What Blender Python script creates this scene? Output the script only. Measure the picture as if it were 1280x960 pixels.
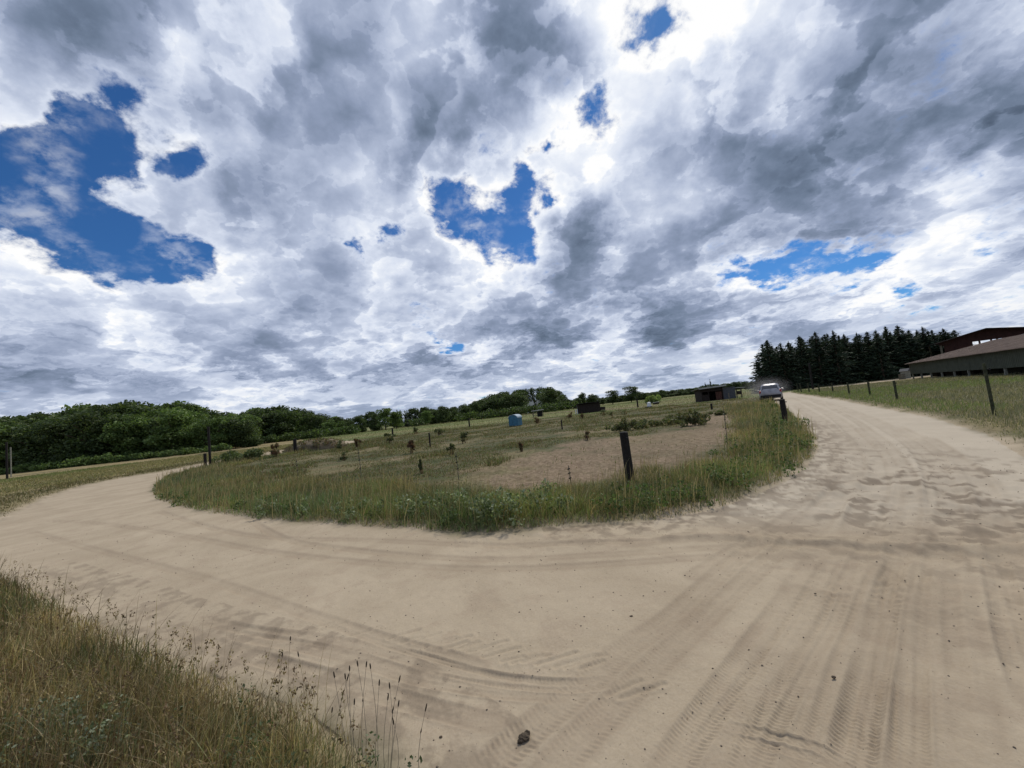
import bpy, bmesh, math, random
import numpy as np
from mathutils import Vector, Matrix
for o in list(bpy.data.objects): bpy.data.objects.remove(o)
S = bpy.context.scene
COL = S.collection
R = math.radians
random.seed(7); RNG = np.random.default_rng(11)

# ------------------------------------------------------------------ camera
F = 490.0; PW, PH = 1280, 960; ROLL = R(6.2); CZ = 1.7; HOR = 34.0
PITCH = math.atan(HOR*math.cos(ROLL)/F)
FWD = np.array([0, math.cos(PITCH), math.sin(PITCH)]); U0 = np.array([0, -math.sin(PITCH), math.cos(PITCH)])
RT0 = np.array([1., 0, 0]); cr, sr = math.cos(ROLL), math.sin(ROLL)
RT = cr*RT0 - sr*U0; UP = sr*RT0 + cr*U0
def ray(px, py):
    d = FWD*F + RT*(px-PW/2) - UP*(py-PH/2)
    return d/np.linalg.norm(d)
def at(px, py, z=0.):                      # a point of the photograph on the plane z
    d = ray(px, py); t = (z-CZ)/d[2]
    return np.array([0, 0, CZ]) + d*t
def aty(px, py, Y):                        # a point of the photograph at the distance Y
    d = ray(px, py); return np.array([0, 0, CZ]) + d*(Y/d[1])
def proj(P):
    v = np.asarray(P, float) - np.array([0, 0, CZ])
    z = v@FWD; return PW/2 + F*(v@RT)/z, PH/2 - F*(v@UP)/z
cam = bpy.data.cameras.new('camera'); co = bpy.data.objects.new('camera', cam); COL.objects.link(co)
cam.sensor_width = 36; cam.lens = F/PW*36; cam.clip_start = .05; cam.clip_end = 8000
m = Matrix(((RT[0], UP[0], -FWD[0]), (RT[1], UP[1], -FWD[1]), (RT[2], UP[2], -FWD[2])))
co.matrix_world = Matrix.Translation((0, 0, CZ)) @ m.to_4x4()
S.camera = co

# ------------------------------------------------------------------ light and sky
SUN_AZ, SUN_EL = R(33), R(50)
S.view_settings.view_transform = 'Standard'; S.view_settings.look = 'None'
S.view_settings.exposure = 0.0; S.view_settings.gamma = 1
sl = bpy.data.lights.new('sun', 'SUN'); sl.energy = 2.8; sl.angle = R(5); sl.color = (1, .94, .84)
so = bpy.data.objects.new('sun', sl); COL.objects.link(so)
sd = Vector((math.sin(SUN_AZ)*math.cos(SUN_EL), math.cos(SUN_AZ)*math.cos(SUN_EL), math.sin(SUN_EL)))
so.rotation_euler = sd.to_track_quat('Z', 'Y').to_euler()

class NT:
    """small helper to write node trees"""
    def __init__(s, tree): s.t = tree; s.n = tree.nodes; s.l = tree.links
    def _set(s, inp, v):
        if v is None: return
        if isinstance(v, bpy.types.NodeSocket): s.l.new(v, inp)
        else: inp.default_value = v
    def math(s, op, a, b=None, c=None, clamp=False):
        n = s.n.new('ShaderNodeMath'); n.operation = op; n.use_clamp = clamp
        for i, v in enumerate((a, b, c)): s._set(n.inputs[i], v)
        return n.outputs[0]
    def vmath(s, op, a, b=None, scale=None):
        n = s.n.new('ShaderNodeVectorMath'); n.operation = op
        s._set(n.inputs[0], a); s._set(n.inputs[1], b)
        if scale is not None: s._set(n.inputs[3], scale)
        return n.outputs[1] if op in ('LENGTH', 'DOT_PRODUCT') else n.outputs[0]
    def noise(s, vec, scale, detail=2, rough=.5, dist=0., col=False, lac=2.):
        n = s.n.new('ShaderNodeTexNoise'); s._set(n.inputs['Vector'], vec)
        n.inputs['Scale'].default_value = scale; n.inputs['Detail'].default_value = detail
        n.inputs['Roughness'].default_value = rough; n.inputs['Distortion'].default_value = dist
        n.inputs['Lacunarity'].default_value = lac
        return n.outputs['Color'] if col else n.outputs['Fac']
    def mr(s, v, a, b, c=0., d=1., smooth=True):
        n = s.n.new('ShaderNodeMapRange'); n.interpolation_type = 'SMOOTHSTEP' if smooth else 'LINEAR'
        for i, x in zip(range(5), (v, a, b, c, d)): s._set(n.inputs[i], x)
        return n.outputs[0]
    def ramp(s, fac, stops, interp='LINEAR'):
        n = s.n.new('ShaderNodeValToRGB'); s._set(n.inputs[0], fac); cr_ = n.color_ramp; cr_.interpolation = interp
        el = cr_.elements
        while len(el) < len(stops): el.new(.5)
        for e, (p, c) in zip(el, stops): e.position = p
        for e, (p, c) in zip(el, stops): e.color = (*c, 1) if len(c) == 3 else c
        return n
    def mix(s, f, a, b, mode='MIX'):
        n = s.n.new('ShaderNodeMix'); n.data_type = 'RGBA'; n.blend_type = mode
        s._set(n.inputs[0], f); s._set(n.inputs[6], a if isinstance(a, bpy.types.NodeSocket) or len(a) == 4 else (*a, 1))
        s._set(n.inputs[7], b if isinstance(b, bpy.types.NodeSocket) or len(b) == 4 else (*b, 1))
        return n.outputs[2]
    def comb(s, x, y, z):
        n = s.n.new('ShaderNodeCombineXYZ')
        for i, v in enumerate((x, y, z)): s._set(n.inputs[i], v)
        return n.outputs[0]
    def sep(s, v):
        n = s.n.new('ShaderNodeSeparateXYZ'); s.l.new(v, n.inputs[0]); return n.outputs

# cloud layout: brightness of the cloud deck in 13 x 32 patches, and the blue gaps
LUM = """32223555 66556753 34798996 55443335
53123745 63347663 22599854 64322344
54554345 44664532 23786445 54223421
77775555 35447334 58887843 45432111
77777767 65565325 78875433 43211123
77777775 55673587 89885753 22235764
77777674 56677888 98478744 45446754
87777775 56686688 73255333 33357875
77777777 66566678 73455668 88887444
66676667 64565565 54334557 67676677
77677676 46665565 33453444 65667667
33444455 65555456 67655677 76777777
76676677 66666666 66666666 66666666"""
LUM = np.array([[float(c) for c in r.replace(' ', '')] for r in LUM.split('\n')])
LUM = (70 + 20*LUM)/255.
GAPS = [(1.1, [(-200,215),(-60,185),(0,172),(40,166),(62,142),(95,128),(140,130),(160,150),(136,156),(150,200),(128,225),(125,243),(160,275),(200,300),(235,305),(258,335),(215,340),(180,330),(172,345),(120,348),(85,322),(50,303),(0,290),(-80,280),(-200,270)]),
 (.75, [(176,176),(215,186),(245,196),(268,216),(230,224),(198,208)]),
 (.5, [(120,178),(160,195),(170,225),(130,225)]),
 (1., [(533,235),(560,238),(586,240),(590,262),(606,270),(628,262),(624,244),(652,200),(656,250),(650,282),(656,318),(616,322),(602,300),(575,284),(545,276)]),
 (.9, [(768,62),(782,28),(805,5),(842,0),(832,34),(812,54),(788,50)]),
 (.8, [(730,120),(754,116),(752,132),(732,132)]), (.8, [(684,182),(698,186),(694,200),(682,196)]),
 (.75, [(745,143),(752,148),(735,172),(728,168)]), (.7, [(676,245),(694,238),(690,258),(678,262)]),
 (.7, [(640,196),(668,194),(660,225),(640,226)]),
 (.8, [(440,302),(462,304),(458,318),(444,318)]), (.7, [(478,282),(512,280),(505,298),(482,298)]),
 (.5, [(440,228),(475,230),(470,246),(445,242)]), (.8, [(540,432),(562,428),(592,436),(560,441)]),
 (.8, [(1075,306),(1110,292),(1148,284),(1140,293),(1100,305),(1072,313)]),
 (.85, [(1018,310),(1035,303),(1028,318),(1000,330),(960,335),(900,344),(898,338),(960,328),(1000,324)]),
 (.85, [(1030,340),(1070,318),(1100,316),(1090,330),(1055,345),(1010,360),(1000,352)]),
 (.85, [(1112,354),(1150,350),(1158,352),(1145,366),(1116,368)]), (.8, [(955,352),(985,348),(975,362),(950,364)]),
 (.5, [(1230,290),(1262,284),(1270,292),(1238,300)])]
def inpoly(X, Y, poly):
    poly = np.asarray(poly, float); ins = np.zeros(np.shape(X), bool); n = len(poly)
    for i in range(n):
        x1, y1 = poly[i][:2]; x2, y2 = poly[(i+1) % n][:2]
        if y1 == y2: continue
        c = ((y1 > Y) != (y2 > Y)) & (X < (x2-x1)*(Y-y1)/(y2-y1)+x1)
        ins ^= c
    return ins
def dist_poly(X, Y, pl):
    d = np.full(np.shape(X), 1e9)
    for (x1, y1), (x2, y2) in zip(pl, pl[1:]):
        dx, dy = x2-x1, y2-y1; t = np.clip(((X-x1)*dx+(Y-y1)*dy)/(dx*dx+dy*dy), 0, 1)
        d = np.minimum(d, np.hypot(X-x1-t*dx, Y-y1-t*dy))
    return d
def sky_sample(az, el):
    d = np.stack([np.sin(az)*np.cos(el), np.cos(az)*np.cos(el), np.sin(el)], -1)
    z = d@FWD; zz = np.maximum(z, .05)
    px = PW/2 + F*(d@RT)/zz; py = PH/2 - F*(d@UP)/zz
    out = np.maximum(np.maximum(-px, px-PW)/250, np.maximum(-py/160, 0)); out = np.where(z < .15, 2, out)
    w = np.clip(1-out, 0, 1); w = w*w*(3-2*w)
    gx = np.clip(px/40-.5, 0, 30.999); gy = np.clip(py/40-.5, 0, 11.999)
    i, j = gx.astype(int), gy.astype(int); fx, fy = gx-i, gy-j
    fx = fx*fx*(3-2*fx)*.5+fx*.5; fy = fy*fy*(3-2*fy)*.5+fy*.5
    L = (LUM[j, i]*(1-fx)+LUM[j, i+1]*fx)*(1-fy) + (LUM[j+1, i]*(1-fx)+LUM[j+1, i+1]*fx)*fy
    g = np.zeros(np.shape(px))
    for s_, p in GAPS:
        pp = np.array(p, float); d = dist_poly(px, py, p+p[:1]); ins = inpoly(px, py, p); sz = min(np.ptp(pp[:, 0]), np.ptp(pp[:, 1]))
        q = np.where(ins, d, -d); wd = min(42, 8+sz*.32); t = np.clip((q+wd*.75)/(1.6*wd), 0, 1)
        g = np.maximum(g, t*t*(3-2*t)*s_*(1.15 if sz > 60 else 1.75))
    return L*w + .60*(1-w), 1-g*w
AZ0, AZ1, EL1, NR, NS = -75., 75., 58., 30, 4
NA = NS*31
def make_world():
    W = bpy.data.worlds.new('World'); S.world = W; W.use_nodes = True
    T = NT(W.node_tree); T.n.clear()
    gen = T.n.new('ShaderNodeTexCoord').outputs['Generated']
    x, y, z = T.sep(gen)
    az = T.math('ARCTAN2', x, y); el = T.math('ARCSINE', z)
    zz = T.math('ADD', T.math('MAXIMUM', z, 0.), .13)
    q = T.comb(T.math('DIVIDE', x, zz), T.math('DIVIDE', y, zz), 0.)
    mixv = T.vmath('ADD', T.vmath('SCALE', q, scale=.45), gen)      # clouds foreshorten towards the horizon
    w1 = T.vmath('SUBTRACT', T.noise(mixv, 4.6, 8, .58, 0, True), (.5, .5, .5))
    wx, wy, wz = T.sep(w1)
    azw = T.math('MULTIPLY_ADD', wx, .20, az); elw = T.math('MULTIPLY_ADD', wy, .15, el)
    u = T.mr(azw, R(AZ0), R(AZ1), 0, NS, False)
    v = T.mr(elw, 0, R(EL1), 0, (NR-1)/31, False)
    # table of the layout, written as a short sum of products f(azimuth) * g(elevation)
    azs = np.linspace(AZ0, AZ1, NA+1); els = np.linspace(0, EL1, NR)
    A = np.zeros((NR, NA+1)); Cv = np.zeros((NR, NA+1))
    for du in (-.35, 0, .35):
        for dv in (-.35, 0, .35):
            aa, ee = np.meshgrid(R(1)*(azs+du*(azs[1]-azs[0])), R(1)*(els+dv*(els[1]-els[0])))
            l, c = sky_sample(aa, ee); A += l/9; Cv += c/9
    us = [T.math('SUBTRACT', u, float(s_), clamp=True) for s_ in range(NS)]
    def table(Mt, mean, nd):
        U_, s_, V_ = np.linalg.svd(Mt-mean, full_matrices=False)
        acc = mean
        for d_ in range(nd):
            ks = slice(3*d_, 3*d_+3)
            G = (U_[:, ks]*np.sqrt(s_[ks])).T; H = V_[ks]*np.sqrt(s_[ks])[:, None]
            gl, gh = G.min(1), G.max(1)+1e-6; hl, hh = H.min(1), H.max(1)+1e-6
            Gn = (G-gl[:, None])/(gh-gl)[:, None]; Hn = (H-hl[:, None])/(hh-hl)[:, None]
            gr = T.ramp(v, [(k/31, tuple(float(q_) for q_ in Gn[:, min(k, NR-1)])) for k in range(32)])
            gv = T.vmath('MULTIPLY', gr.outputs[0], tuple(gh-gl)); gv = T.vmath('ADD', gv, tuple(gl))
            hv = None; off = np.zeros(3)
            for st in range(NS):
                hr = T.ramp(us[st], [(k/31, tuple(float(q_) for q_ in Hn[:, st*31+k])) for k in range(32)])
                hv = hr.outputs[0] if hv is None else T.vmath('ADD', hv, hr.outputs[0])
                if st: off += Hn[:, st*31]
            hv = T.vmath('MULTIPLY', T.vmath('SUBTRACT', hv, tuple(off)), tuple(hh-hl)); hv = T.vmath('ADD', hv, tuple(hl))
            acc = T.math('ADD', T.vmath('DOT_PRODUCT', gv, hv), acc)
        return acc
    accL = table(A, .62, 4); accC = table(Cv, 1., 5)
    # detail of the clouds: overlapping masses, each with a bright crisp rim and a soft dark base
    sdv = (sd.x*.05, sd.y*.05, sd.z*.09)
    zq = T.math('ADD', T.math('MAXIMUM', z, 0.), .21)
    qp = T.comb(T.math('DIVIDE', x, zq), T.math('DIVIDE', y, zq), 0.)
    cm = T.vmath('ADD', T.vmath('SCALE', qp, scale=.72), T.vmath('SCALE', gen, scale=.55))
    n1 = T.noise(cm, 2.3, 12, .51, .1)
    n2 = T.noise(T.vmath('ADD', cm, sdv), 2.3, 7, .51, .1)
    m1 = T.noise(T.vmath('ADD', cm, (7.3, 2.1, .4)), 6.0, 10, .54, .1)
    m2 = T.noise(T.vmath('ADD', cm, (7.3+sdv[0]*.5, 2.1+sdv[1]*.5, .4+sdv[2]*.5)), 6.0, 6, .54, .1)
    n3 = T.noise(T.vmath('ADD', cm, (1.3, 4.1, .4)), 15., 8, .62, .2)
    cov = T.math('ADD', accC, T.math('MULTIPLY', T.math('SUBTRACT', n1, .5), 1.0))
    cov = T.math('ADD', cov, T.math('MULTIPLY', T.math('SUBTRACT', m1, .5), .9))
    cov = T.math('ADD', cov, T.math('MULTIPLY', T.math('SUBTRACT', n3, .5), 1.15))
    alpha = T.mr(cov, .36, .80)
    wisp = T.math('MULTIPLY', T.math('MULTIPLY', T.mr(m2, .44, .68), T.mr(n3, .38, .66)), .42)
    alpha = T.math('MAXIMUM', alpha, wisp)
    def rim(v, t, w): return T.math('MULTIPLY', T.mr(v, t-w*2.2, t), T.mr(v, t+w*.35, t))
    hzk = T.mr(el, R(2), R(17), .25, 1.)
    S1 = T.mr(n1, .44, .56); S2 = T.mr(m1, .43, .60); S3 = T.mr(n3, .40, .60)
    L = T.math('MULTIPLY_ADD', T.math('SUBTRACT', S1, .52), -.135, accL)
    L = T.math('MULTIPLY_ADD', T.math('MULTIPLY', T.math('SUBTRACT', S2, .50), hzk), -.062, L)
    L = T.math('MULTIPLY_ADD', T.math('MULTIPLY', T.math('SUBTRACT', S3, .50), hzk), -.024, L)
    L = T.math('MULTIPLY_ADD', rim(n1, .475, .035), .07, L)
    L = T.math('MULTIPLY_ADD', rim(m1, .49, .035), .03, L)
    L = T.math('MULTIPLY_ADD', T.math('SUBTRACT', n1, n2), .38, L)
    L = T.math('MULTIPLY_ADD', T.math('SUBTRACT', m1, m2), .14, L)
    strat = T.noise(T.comb(T.math('MULTIPLY', azw, 1.3), T.math('MULTIPLY', elw, 8.), 0.), 2.2, 8, .58)
    L = T.math('MULTIPLY_ADD', T.math('MULTIPLY', T.math('SUBTRACT', T.mr(strat, .43, .57), .58), T.mr(el, R(19), R(6))), -.19, L)
    L = T.math('ADD', L, .008)
    edge = T.math('MULTIPLY', T.mr(cov, 1.0, .6), .055)
    L = T.math('ADD', L, edge)
    dt = T.vmath('DOT_PRODUCT', gen, (sd.x, sd.y, sd.z))
    glow = T.math('MULTIPLY', T.math('POWER', T.math('MAXIMUM', dt, 0.), 50.), .22)
    L = T.math('ADD', L, glow)
    def lin(c): return tuple(((v_/255+.055)/1.055)**2.4 for v_ in c)
    ccol = T.ramp(L, [(.20, lin((58, 72, 92))), (.36, lin((82, 96, 116))), (.48, lin((112, 127, 150))), (.60, lin((144, 157, 183))),
                      (.72, lin((180, 191, 214))), (.84, lin((216, 224, 240))), (.95, lin((242, 246, 253))), (1., (1, 1, 1))]).outputs[0]
    # air near the horizon pales the far cloud
    hz = T.math('MULTIPLY', T.mr(el, R(9), R(0)), .30)
    ccol = T.mix(hz, ccol, lin((176, 190, 212)))
    sky = T.n.new('ShaderNodeTexSky'); sky.sky_type = 'NISHITA'; sky.sun_disc = False
    sky.sun_elevation = SUN_EL; sky.sun_rotation = SUN_AZ; sky.air_density = 1.0; sky.dust_density = .15; sky.ozone_density = 5.
    b1 = T.n.new('ShaderNodeBackground'); T.l.new(T.mix(1., sky.outputs[0], (.42, .82, 1.2), 'MULTIPLY'), b1.inputs[0]); b1.inputs[1].default_value = .068
    b2 = T.n.new('ShaderNodeBackground'); T.l.new(ccol, b2.inputs[0]); b2.inputs[1].default_value = 1.
    mx = T.n.new('ShaderNodeMixShader'); T.l.new(alpha, mx.inputs[0]); T.l.new(b1.outputs[0], mx.inputs[1]); T.l.new(b2.outputs[0], mx.inputs[2])
    o = T.n.new('ShaderNodeOutputWorld'); T.l.new(mx.outputs[0], o.inputs[0])
    W.cycles.sampling_method = 'MANUAL'; W.cycles.sample_map_resolution = 512
make_world()
#@@REST
# ------------------------------------------------------------------ helpers
def tag(o, label=None, cat=None, group=None, kind=None):
    if label: o['label'] = label
    if cat: o['category'] = cat
    if group: o['group'] = group
    if kind: o['kind'] = kind
    return o
def empty(name, loc, rz=0., label=None, cat=None, group=None):
    o = bpy.data.objects.new(name, None); COL.objects.link(o); o.empty_display_size = .2
    o.location = loc; o.rotation_euler = (0, 0, rz)
    return tag(o, label, cat, group)
def np_mesh(name, V, Fc, mat, attr=None, smooth=False, parent=None, mats=None, midx=None):
    """V (n,3); Fc list of (m,k) index arrays"""
    me = bpy.data.meshes.new(name); V = np.asarray(V, np.float32)
    me.vertices.add(len(V)); me.vertices.foreach_set('co', V.ravel())
    if not isinstance(Fc, list): Fc = [Fc]
    Fc = [np.asarray(f, np.int32) for f in Fc if len(f)]
    nl = sum(f.size for f in Fc); nf = sum(len(f) for f in Fc)
    me.loops.add(nl); me.loops.foreach_set('vertex_index', np.concatenate([f.ravel() for f in Fc]))
    me.polygons.add(nf)
    tot = np.concatenate([np.full(len(f), f.shape[1], np.int32) for f in Fc])
    st = np.concatenate([[0], np.cumsum(tot)[:-1]]).astype(np.int32)
    me.polygons.foreach_set('loop_start', st)
    if smooth: me.polygons.foreach_set('use_smooth', np.ones(nf, bool))
    if attr is not None:
        for an, av in attr.items():
            ca = me.color_attributes.new(an, 'FLOAT_COLOR', 'POINT')
            c = np.ones((len(V), 4), np.float32); c[:, :av.shape[1]] = av; ca.data.foreach_set('color', c.ravel())
    me.materials.append(mat)
    if mats:
        for m_ in mats: me.materials.append(m_)
        me.polygons.foreach_set('material_index', midx)
    me.update(calc_edges=True)
    o = bpy.data.objects.new(name, me); COL.objects.link(o)
    if parent: o.parent = parent
    return o
class MB:
    def __init__(s): s.bm = bmesh.new()
    def box(s, c, d, rz=0., rx=0., ry=0., bevel=0.):
        r = bmesh.ops.create_cube(s.bm, size=1.)
        M = Matrix.Translation(c) @ Matrix.Rotation(rz, 4, 'Z') @ Matrix.Rotation(ry, 4, 'Y') @ Matrix.Rotation(rx, 4, 'X') @ Matrix.Diagonal((*d, 1))
        bmesh.ops.transform(s.bm, matrix=M, verts=r['verts'])
        if bevel:
            es = list({e for v_ in r['verts'] for e in v_.link_edges})
            bmesh.ops.bevel(s.bm, geom=es, offset=bevel, segments=2, affect='EDGES', profile=.5)
        return s
    def tube(s, p0, p1, r0, r1, n=10, caps=True):
        p0, p1 = Vector(p0), Vector(p1); d = p1-p0
        r = bmesh.ops.create_cone(s.bm, cap_ends=caps, segments=n, radius1=r0, radius2=r1, depth=d.length)
        M = Matrix.Translation((p0+p1)/2) @ d.to_track_quat('Z', 'Y').to_matrix().to_4x4()
        bmesh.ops.transform(s.bm, matrix=M, verts=r['verts']); return s
    def chain(s, pts, rad, n=10):
        """one continuous tapering tube through the points"""
        pts = [Vector(p) for p in pts]; rings = []
        for i, p in enumerate(pts):
            d = (pts[min(i+1, len(pts)-1)]-pts[max(i-1, 0)]).normalized(); q_ = d.to_track_quat('Z', 'Y').to_matrix()
            rings.append([s.bm.verts.new(p + q_ @ Vector((math.cos(2*math.pi*k/n)*rad[i], math.sin(2*math.pi*k/n)*rad[i], 0))) for k in range(n)])
        for a, b in zip(rings, rings[1:]):
            for k in range(n): s.bm.faces.new((a[k], a[(k+1) % n], b[(k+1) % n], b[k]))
        s.bm.faces.new(rings[-1]); s.bm.faces.new(rings[0][::-1]); return s
    def prism(s, poly, h, M=Matrix()):
        """polygon in XY pulled up to h"""
        a = [s.bm.verts.new(M @ Vector((p[0], p[1], 0))) for p in poly]; b = [s.bm.verts.new(M @ Vector((p[0], p[1], h))) for p in poly]
        s.bm.faces.new(a[::-1]); s.bm.faces.new(b); n = len(poly)
        for k in range(n): s.bm.faces.new((a[k], a[(k+1) % n], b[(k+1) % n], b[k]))
        return s
    def loft(s, rings, caps=True):
        R_ = [[s.bm.verts.new(p) for p in r] for r in rings]; n = len(rings[0])
        for a, b in zip(R_, R_[1:]):
            for k in range(n): s.bm.faces.new((a[k], a[(k+1) % n], b[(k+1) % n], b[k]))
        if caps: s.bm.faces.new(R_[0][::-1]); s.bm.faces.new(R_[-1])
        return s
    def ico(s, c, r, sub=1, noise=0., seed=0):
        q_ = bmesh.ops.create_icosphere(s.bm, subdivisions=sub, radius=1.); rr = random.Random(seed)
        for v_ in q_['verts']:
            k = 1 + (rr.random()-.5)*noise
            v_.co = Vector((v_.co.x*r[0]*k+c[0], v_.co.y*r[1]*k+c[1], v_.co.z*r[2]*k+c[2]))
        return s
    def build(s, name, mat, parent=None, smooth=False):
        bmesh.ops.recalc_face_normals(s.bm, faces=s.bm.faces)
        me = bpy.data.meshes.new(name); s.bm.to_mesh(me); s.bm.free(); me.materials.append(mat)
        if smooth:
            for p in me.polygons: p.use_smooth = True
        o = bpy.data.objects.new(name, me); COL.objects.link(o)
        if parent: o.parent = parent
        return o
def copy_tree(o, loc, rz=0., sc=None, label=None, group=None):
    r = o.copy(); COL.objects.link(r); r.location = loc; r.rotation_euler = (0, 0, rz)
    if sc: r.scale = sc
    if label: r['label'] = label
    if group: r['group'] = group
    for ch in o.children:
        c = ch.copy(); COL.objects.link(c); c.parent = r
        for g in ch.children:
            d = g.copy(); COL.objects.link(d); d.parent = c
    return r
# value noise for the terrain and for scattering
_L = RNG.random((256, 256))
def vn(x, y):
    xi = np.floor(x).astype(int); yi = np.floor(y).astype(int); fx = x-xi; fy = y-yi
    fx = fx*fx*(3-2*fx); fy = fy*fy*(3-2*fy); g = lambda a, b: _L[a & 255, b & 255]
    return (g(xi, yi)*(1-fx)+g(xi+1, yi)*fx)*(1-fy)+(g(xi, yi+1)*(1-fx)+g(xi+1, yi+1)*fx)*fy
def fbm(x, y, o=4, r=.5):
    s_ = 0; a = 1; t = 0
    for k in range(o):
        s_ = s_ + a*vn(x*2**k+17*k, y*2**k+31*k); t += a; a *= r
    return s_/t

# ------------------------------------------------------------------ materials
def mat(name, col=(.3, .3, .3), rough=.8, metal=0., var=.25, scale=8., bump=.2, bscale=30., col2=None, spec=.3):
    M_ = bpy.data.materials.new(name); M_.use_nodes = True; T = NT(M_.node_tree); b = T.n['Principled BSDF']
    tc = T.n.new('ShaderNodeTexCoord').outputs['Object']
    nz = T.noise(tc, scale, 5, .6, .3)
    c2 = col2 or tuple(c*(1-var) for c in col); c1 = col if col2 else tuple(min(1, c*(1+var)) for c in col)
    T.l.new(T.mix(T.mr(nz, .3, .7), c2, c1), b.inputs['Base Color'])
    b.inputs['Roughness'].default_value = rough; b.inputs['Metallic'].default_value = metal
    b.inputs['Specular IOR Level'].default_value = spec
    if bump:
        bp = T.n.new('ShaderNodeBump'); bp.inputs['Strength'].default_value = bump; bp.inputs['Distance'].default_value = .02
        T.l.new(T.noise(tc, bscale, 6, .65), bp.inputs['Height']); T.l.new(bp.outputs[0], b.inputs['Normal'])
    return M_
def leaf_mat(name, trans=.35, rough=.6):
    """leaves and blades: the colour of each comes from its own attribute; light passes through them"""
    M_ = bpy.data.materials.new(name); M_.use_nodes = True; T = NT(M_.node_tree); b = T.n['Principled BSDF']; out = T.n['Material Output']
    at_ = T.n.new('ShaderNodeAttribute'); at_.attribute_name = 'tint'
    b.inputs['Roughness'].default_value = rough; b.inputs['Specular IOR Level'].default_value = .25
    T.l.new(at_.outputs['Color'], b.inputs['Base Color'])
    tr = T.n.new('ShaderNodeBsdfTranslucent'); T.l.new(T.mix(1., at_.outputs['Color'], (1.15, 1.2, .7), 'MULTIPLY'), tr.inputs[0])
    mx = T.n.new('ShaderNodeMixShader'); mx.inputs[0].default_value = trans
    T.l.new(b.outputs[0], mx.inputs[1]); T.l.new(tr.outputs[0], mx.inputs[2]); T.l.new(mx.outputs[0], out.inputs[0])
    return M_
LEAF = leaf_mat('leaf'); GRASS = leaf_mat('grass_blade', .3)
NEEDLE = leaf_mat('needle', .08, .8)
M_bark = mat('bark', (.09, .07, .05), .95, bump=.6, bscale=20, scale=5)
M_post = mat('dark_post_wood', (.018, .015, .013), .85, bump=.5, bscale=40, var=.5, scale=12)
M_wood = mat('weathered_wood', (.13, .12, .09), .9, bump=.5, bscale=40, var=.35, scale=9)
M_greywood = mat('grey_wood', (.22, .22, .18), .9, bump=.5, bscale=40, var=.3, scale=9)
M_darkshed = mat('dark_shed_boards', (.03, .022, .018), .9, bump=.4, var=.4)
M_roofgrey = mat('grey_roof_sheet', (.36, .36, .34), .7, bump=.2, var=.25, scale=3)
M_tin = mat('grey_metal_sheet', (.065, .07, .082), .6, bump=.2, var=.2, scale=3)
M_rust = mat('rusty_red_sheet', (.075, .032, .022), .8, bump=.3, var=.35, scale=5)
M_barnred = mat('dark_red_boards', (.036, .014, .011), .85, bump=.3, var=.3, scale=2)
M_wallgreen = mat('grey_green_sheet', (.062, .070, .050), .8, bump=.2, var=.14, scale=1.2)
M_browntile = mat('brown_fibre_roof', (.20, .15, .12), .9, bump=.3, var=.25, scale=1.5)
M_white = mat('white_paint', (.72, .73, .74), .5, bump=.05, var=.06)
M_blue = mat('blue_plastic', (.045, .15, .23), .5, bump=.08, var=.15, scale=4)
M_bluepale = mat('pale_blue_plastic', (.28, .36, .42), .5, bump=.08, var=.12, scale=4)
M_black = mat('black_rubber', (.012, .012, .013), .8, bump=.2)
M_wire = mat('wire', (.12, .12, .11), .6, .4, bump=0)
M_straw = mat('straw', (.30, .24, .13), .9, bump=.5, bscale=60)
M_seed = mat('seed_head', (.055, .042, .028), .9, bump=.6, bscale=200, var=.4, scale=80)
M_clod = mat('earth_clod', (.085, .065, .045), .95, bump=.8, bscale=60, var=.4, scale=20)
M_pebble = mat('pebble', (.16, .13, .10), .9, bump=.4, var=.5, scale=3)

# ------------------------------------------------------------------ layout in plan (metres)
def P2(*pts): return [tuple(at(x, y)[:2]) for x, y in pts]
ISL = P2((232,590),(205,598),(192,606),(189,614),(194,623),(215,632),(260,642),(330,650),(400,655),(470,660),(540,664),(600,668),(650,664),(700,658),(760,655),(810,651),(860,643),(900,634),(940,620),(985,601),(1010,582),(1022,563),(1022,548),(1012,534),(997,521),(982,511),(966,502))
ISL = [(-20., 50.), (-19.5, 42.), (-22.6, 36.), (-23.6, 32.)] + ISL
ISLAND = ISL + [(29, 44), (34, 52), (40, 60.5), (52, 67), (64, 69.5), (120, 84), (400, 200), (3000, 1800), (3000, 4000), (-3000, 4000), (-400, 700), (-60, 110)]
LEFTE = [(-60, 110), (-30, 62), (-27.5, 48)] + [(-28.5, 40), (-28.6, 34)] + P2((225,585.5),(200,590),(150,598),(100,608),(50,625),(0,650)) + [(-15.6, 9.5), (-15.3, 5), (-16.5, -1), (-20, -12)]
LEFTF = LEFTE + [(-400, -100), (-4000, 0), (-3000, 4000), (-400, 700)]
FG = [(-.60, 1.62), (-.74, 1.90), (-1.02, 2.2), (-1.5, 2.55), (-2.1, 2.85), (-2.8, 3.25), (-3.9, 3.8), (-5.6, 4.8), (-7.6, 5.9), (-9.2, 5.2), (-10.5, 2.5), (-11.5, -2), (-14, -12), (-3, -12), (-.2, -1), (-.3, 1.0)]
RIGHTE = [(5.2, -14), (5.6, -2), (6.4, 3.2)] + P2((1280,572),(1230,541),(1160,521),(1100,510),(1050,500),(1000,493),(985,490.3)) + [(46, 59.5), (53, 61.3), (63, 63.0), (120, 76)]
RIGHTF = RIGHTE + [(400, 150), (400, -300), (20, -60)]
SOIL = P2((590,606),(612,590),(650,572),(700,556),(740,548),(800,547),(840,537),(880,522),(905,513),(912,504),(926,502),(940,516),(957,541),(940,560),(890,578),(850,590),(800,600),(700,610))
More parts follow.
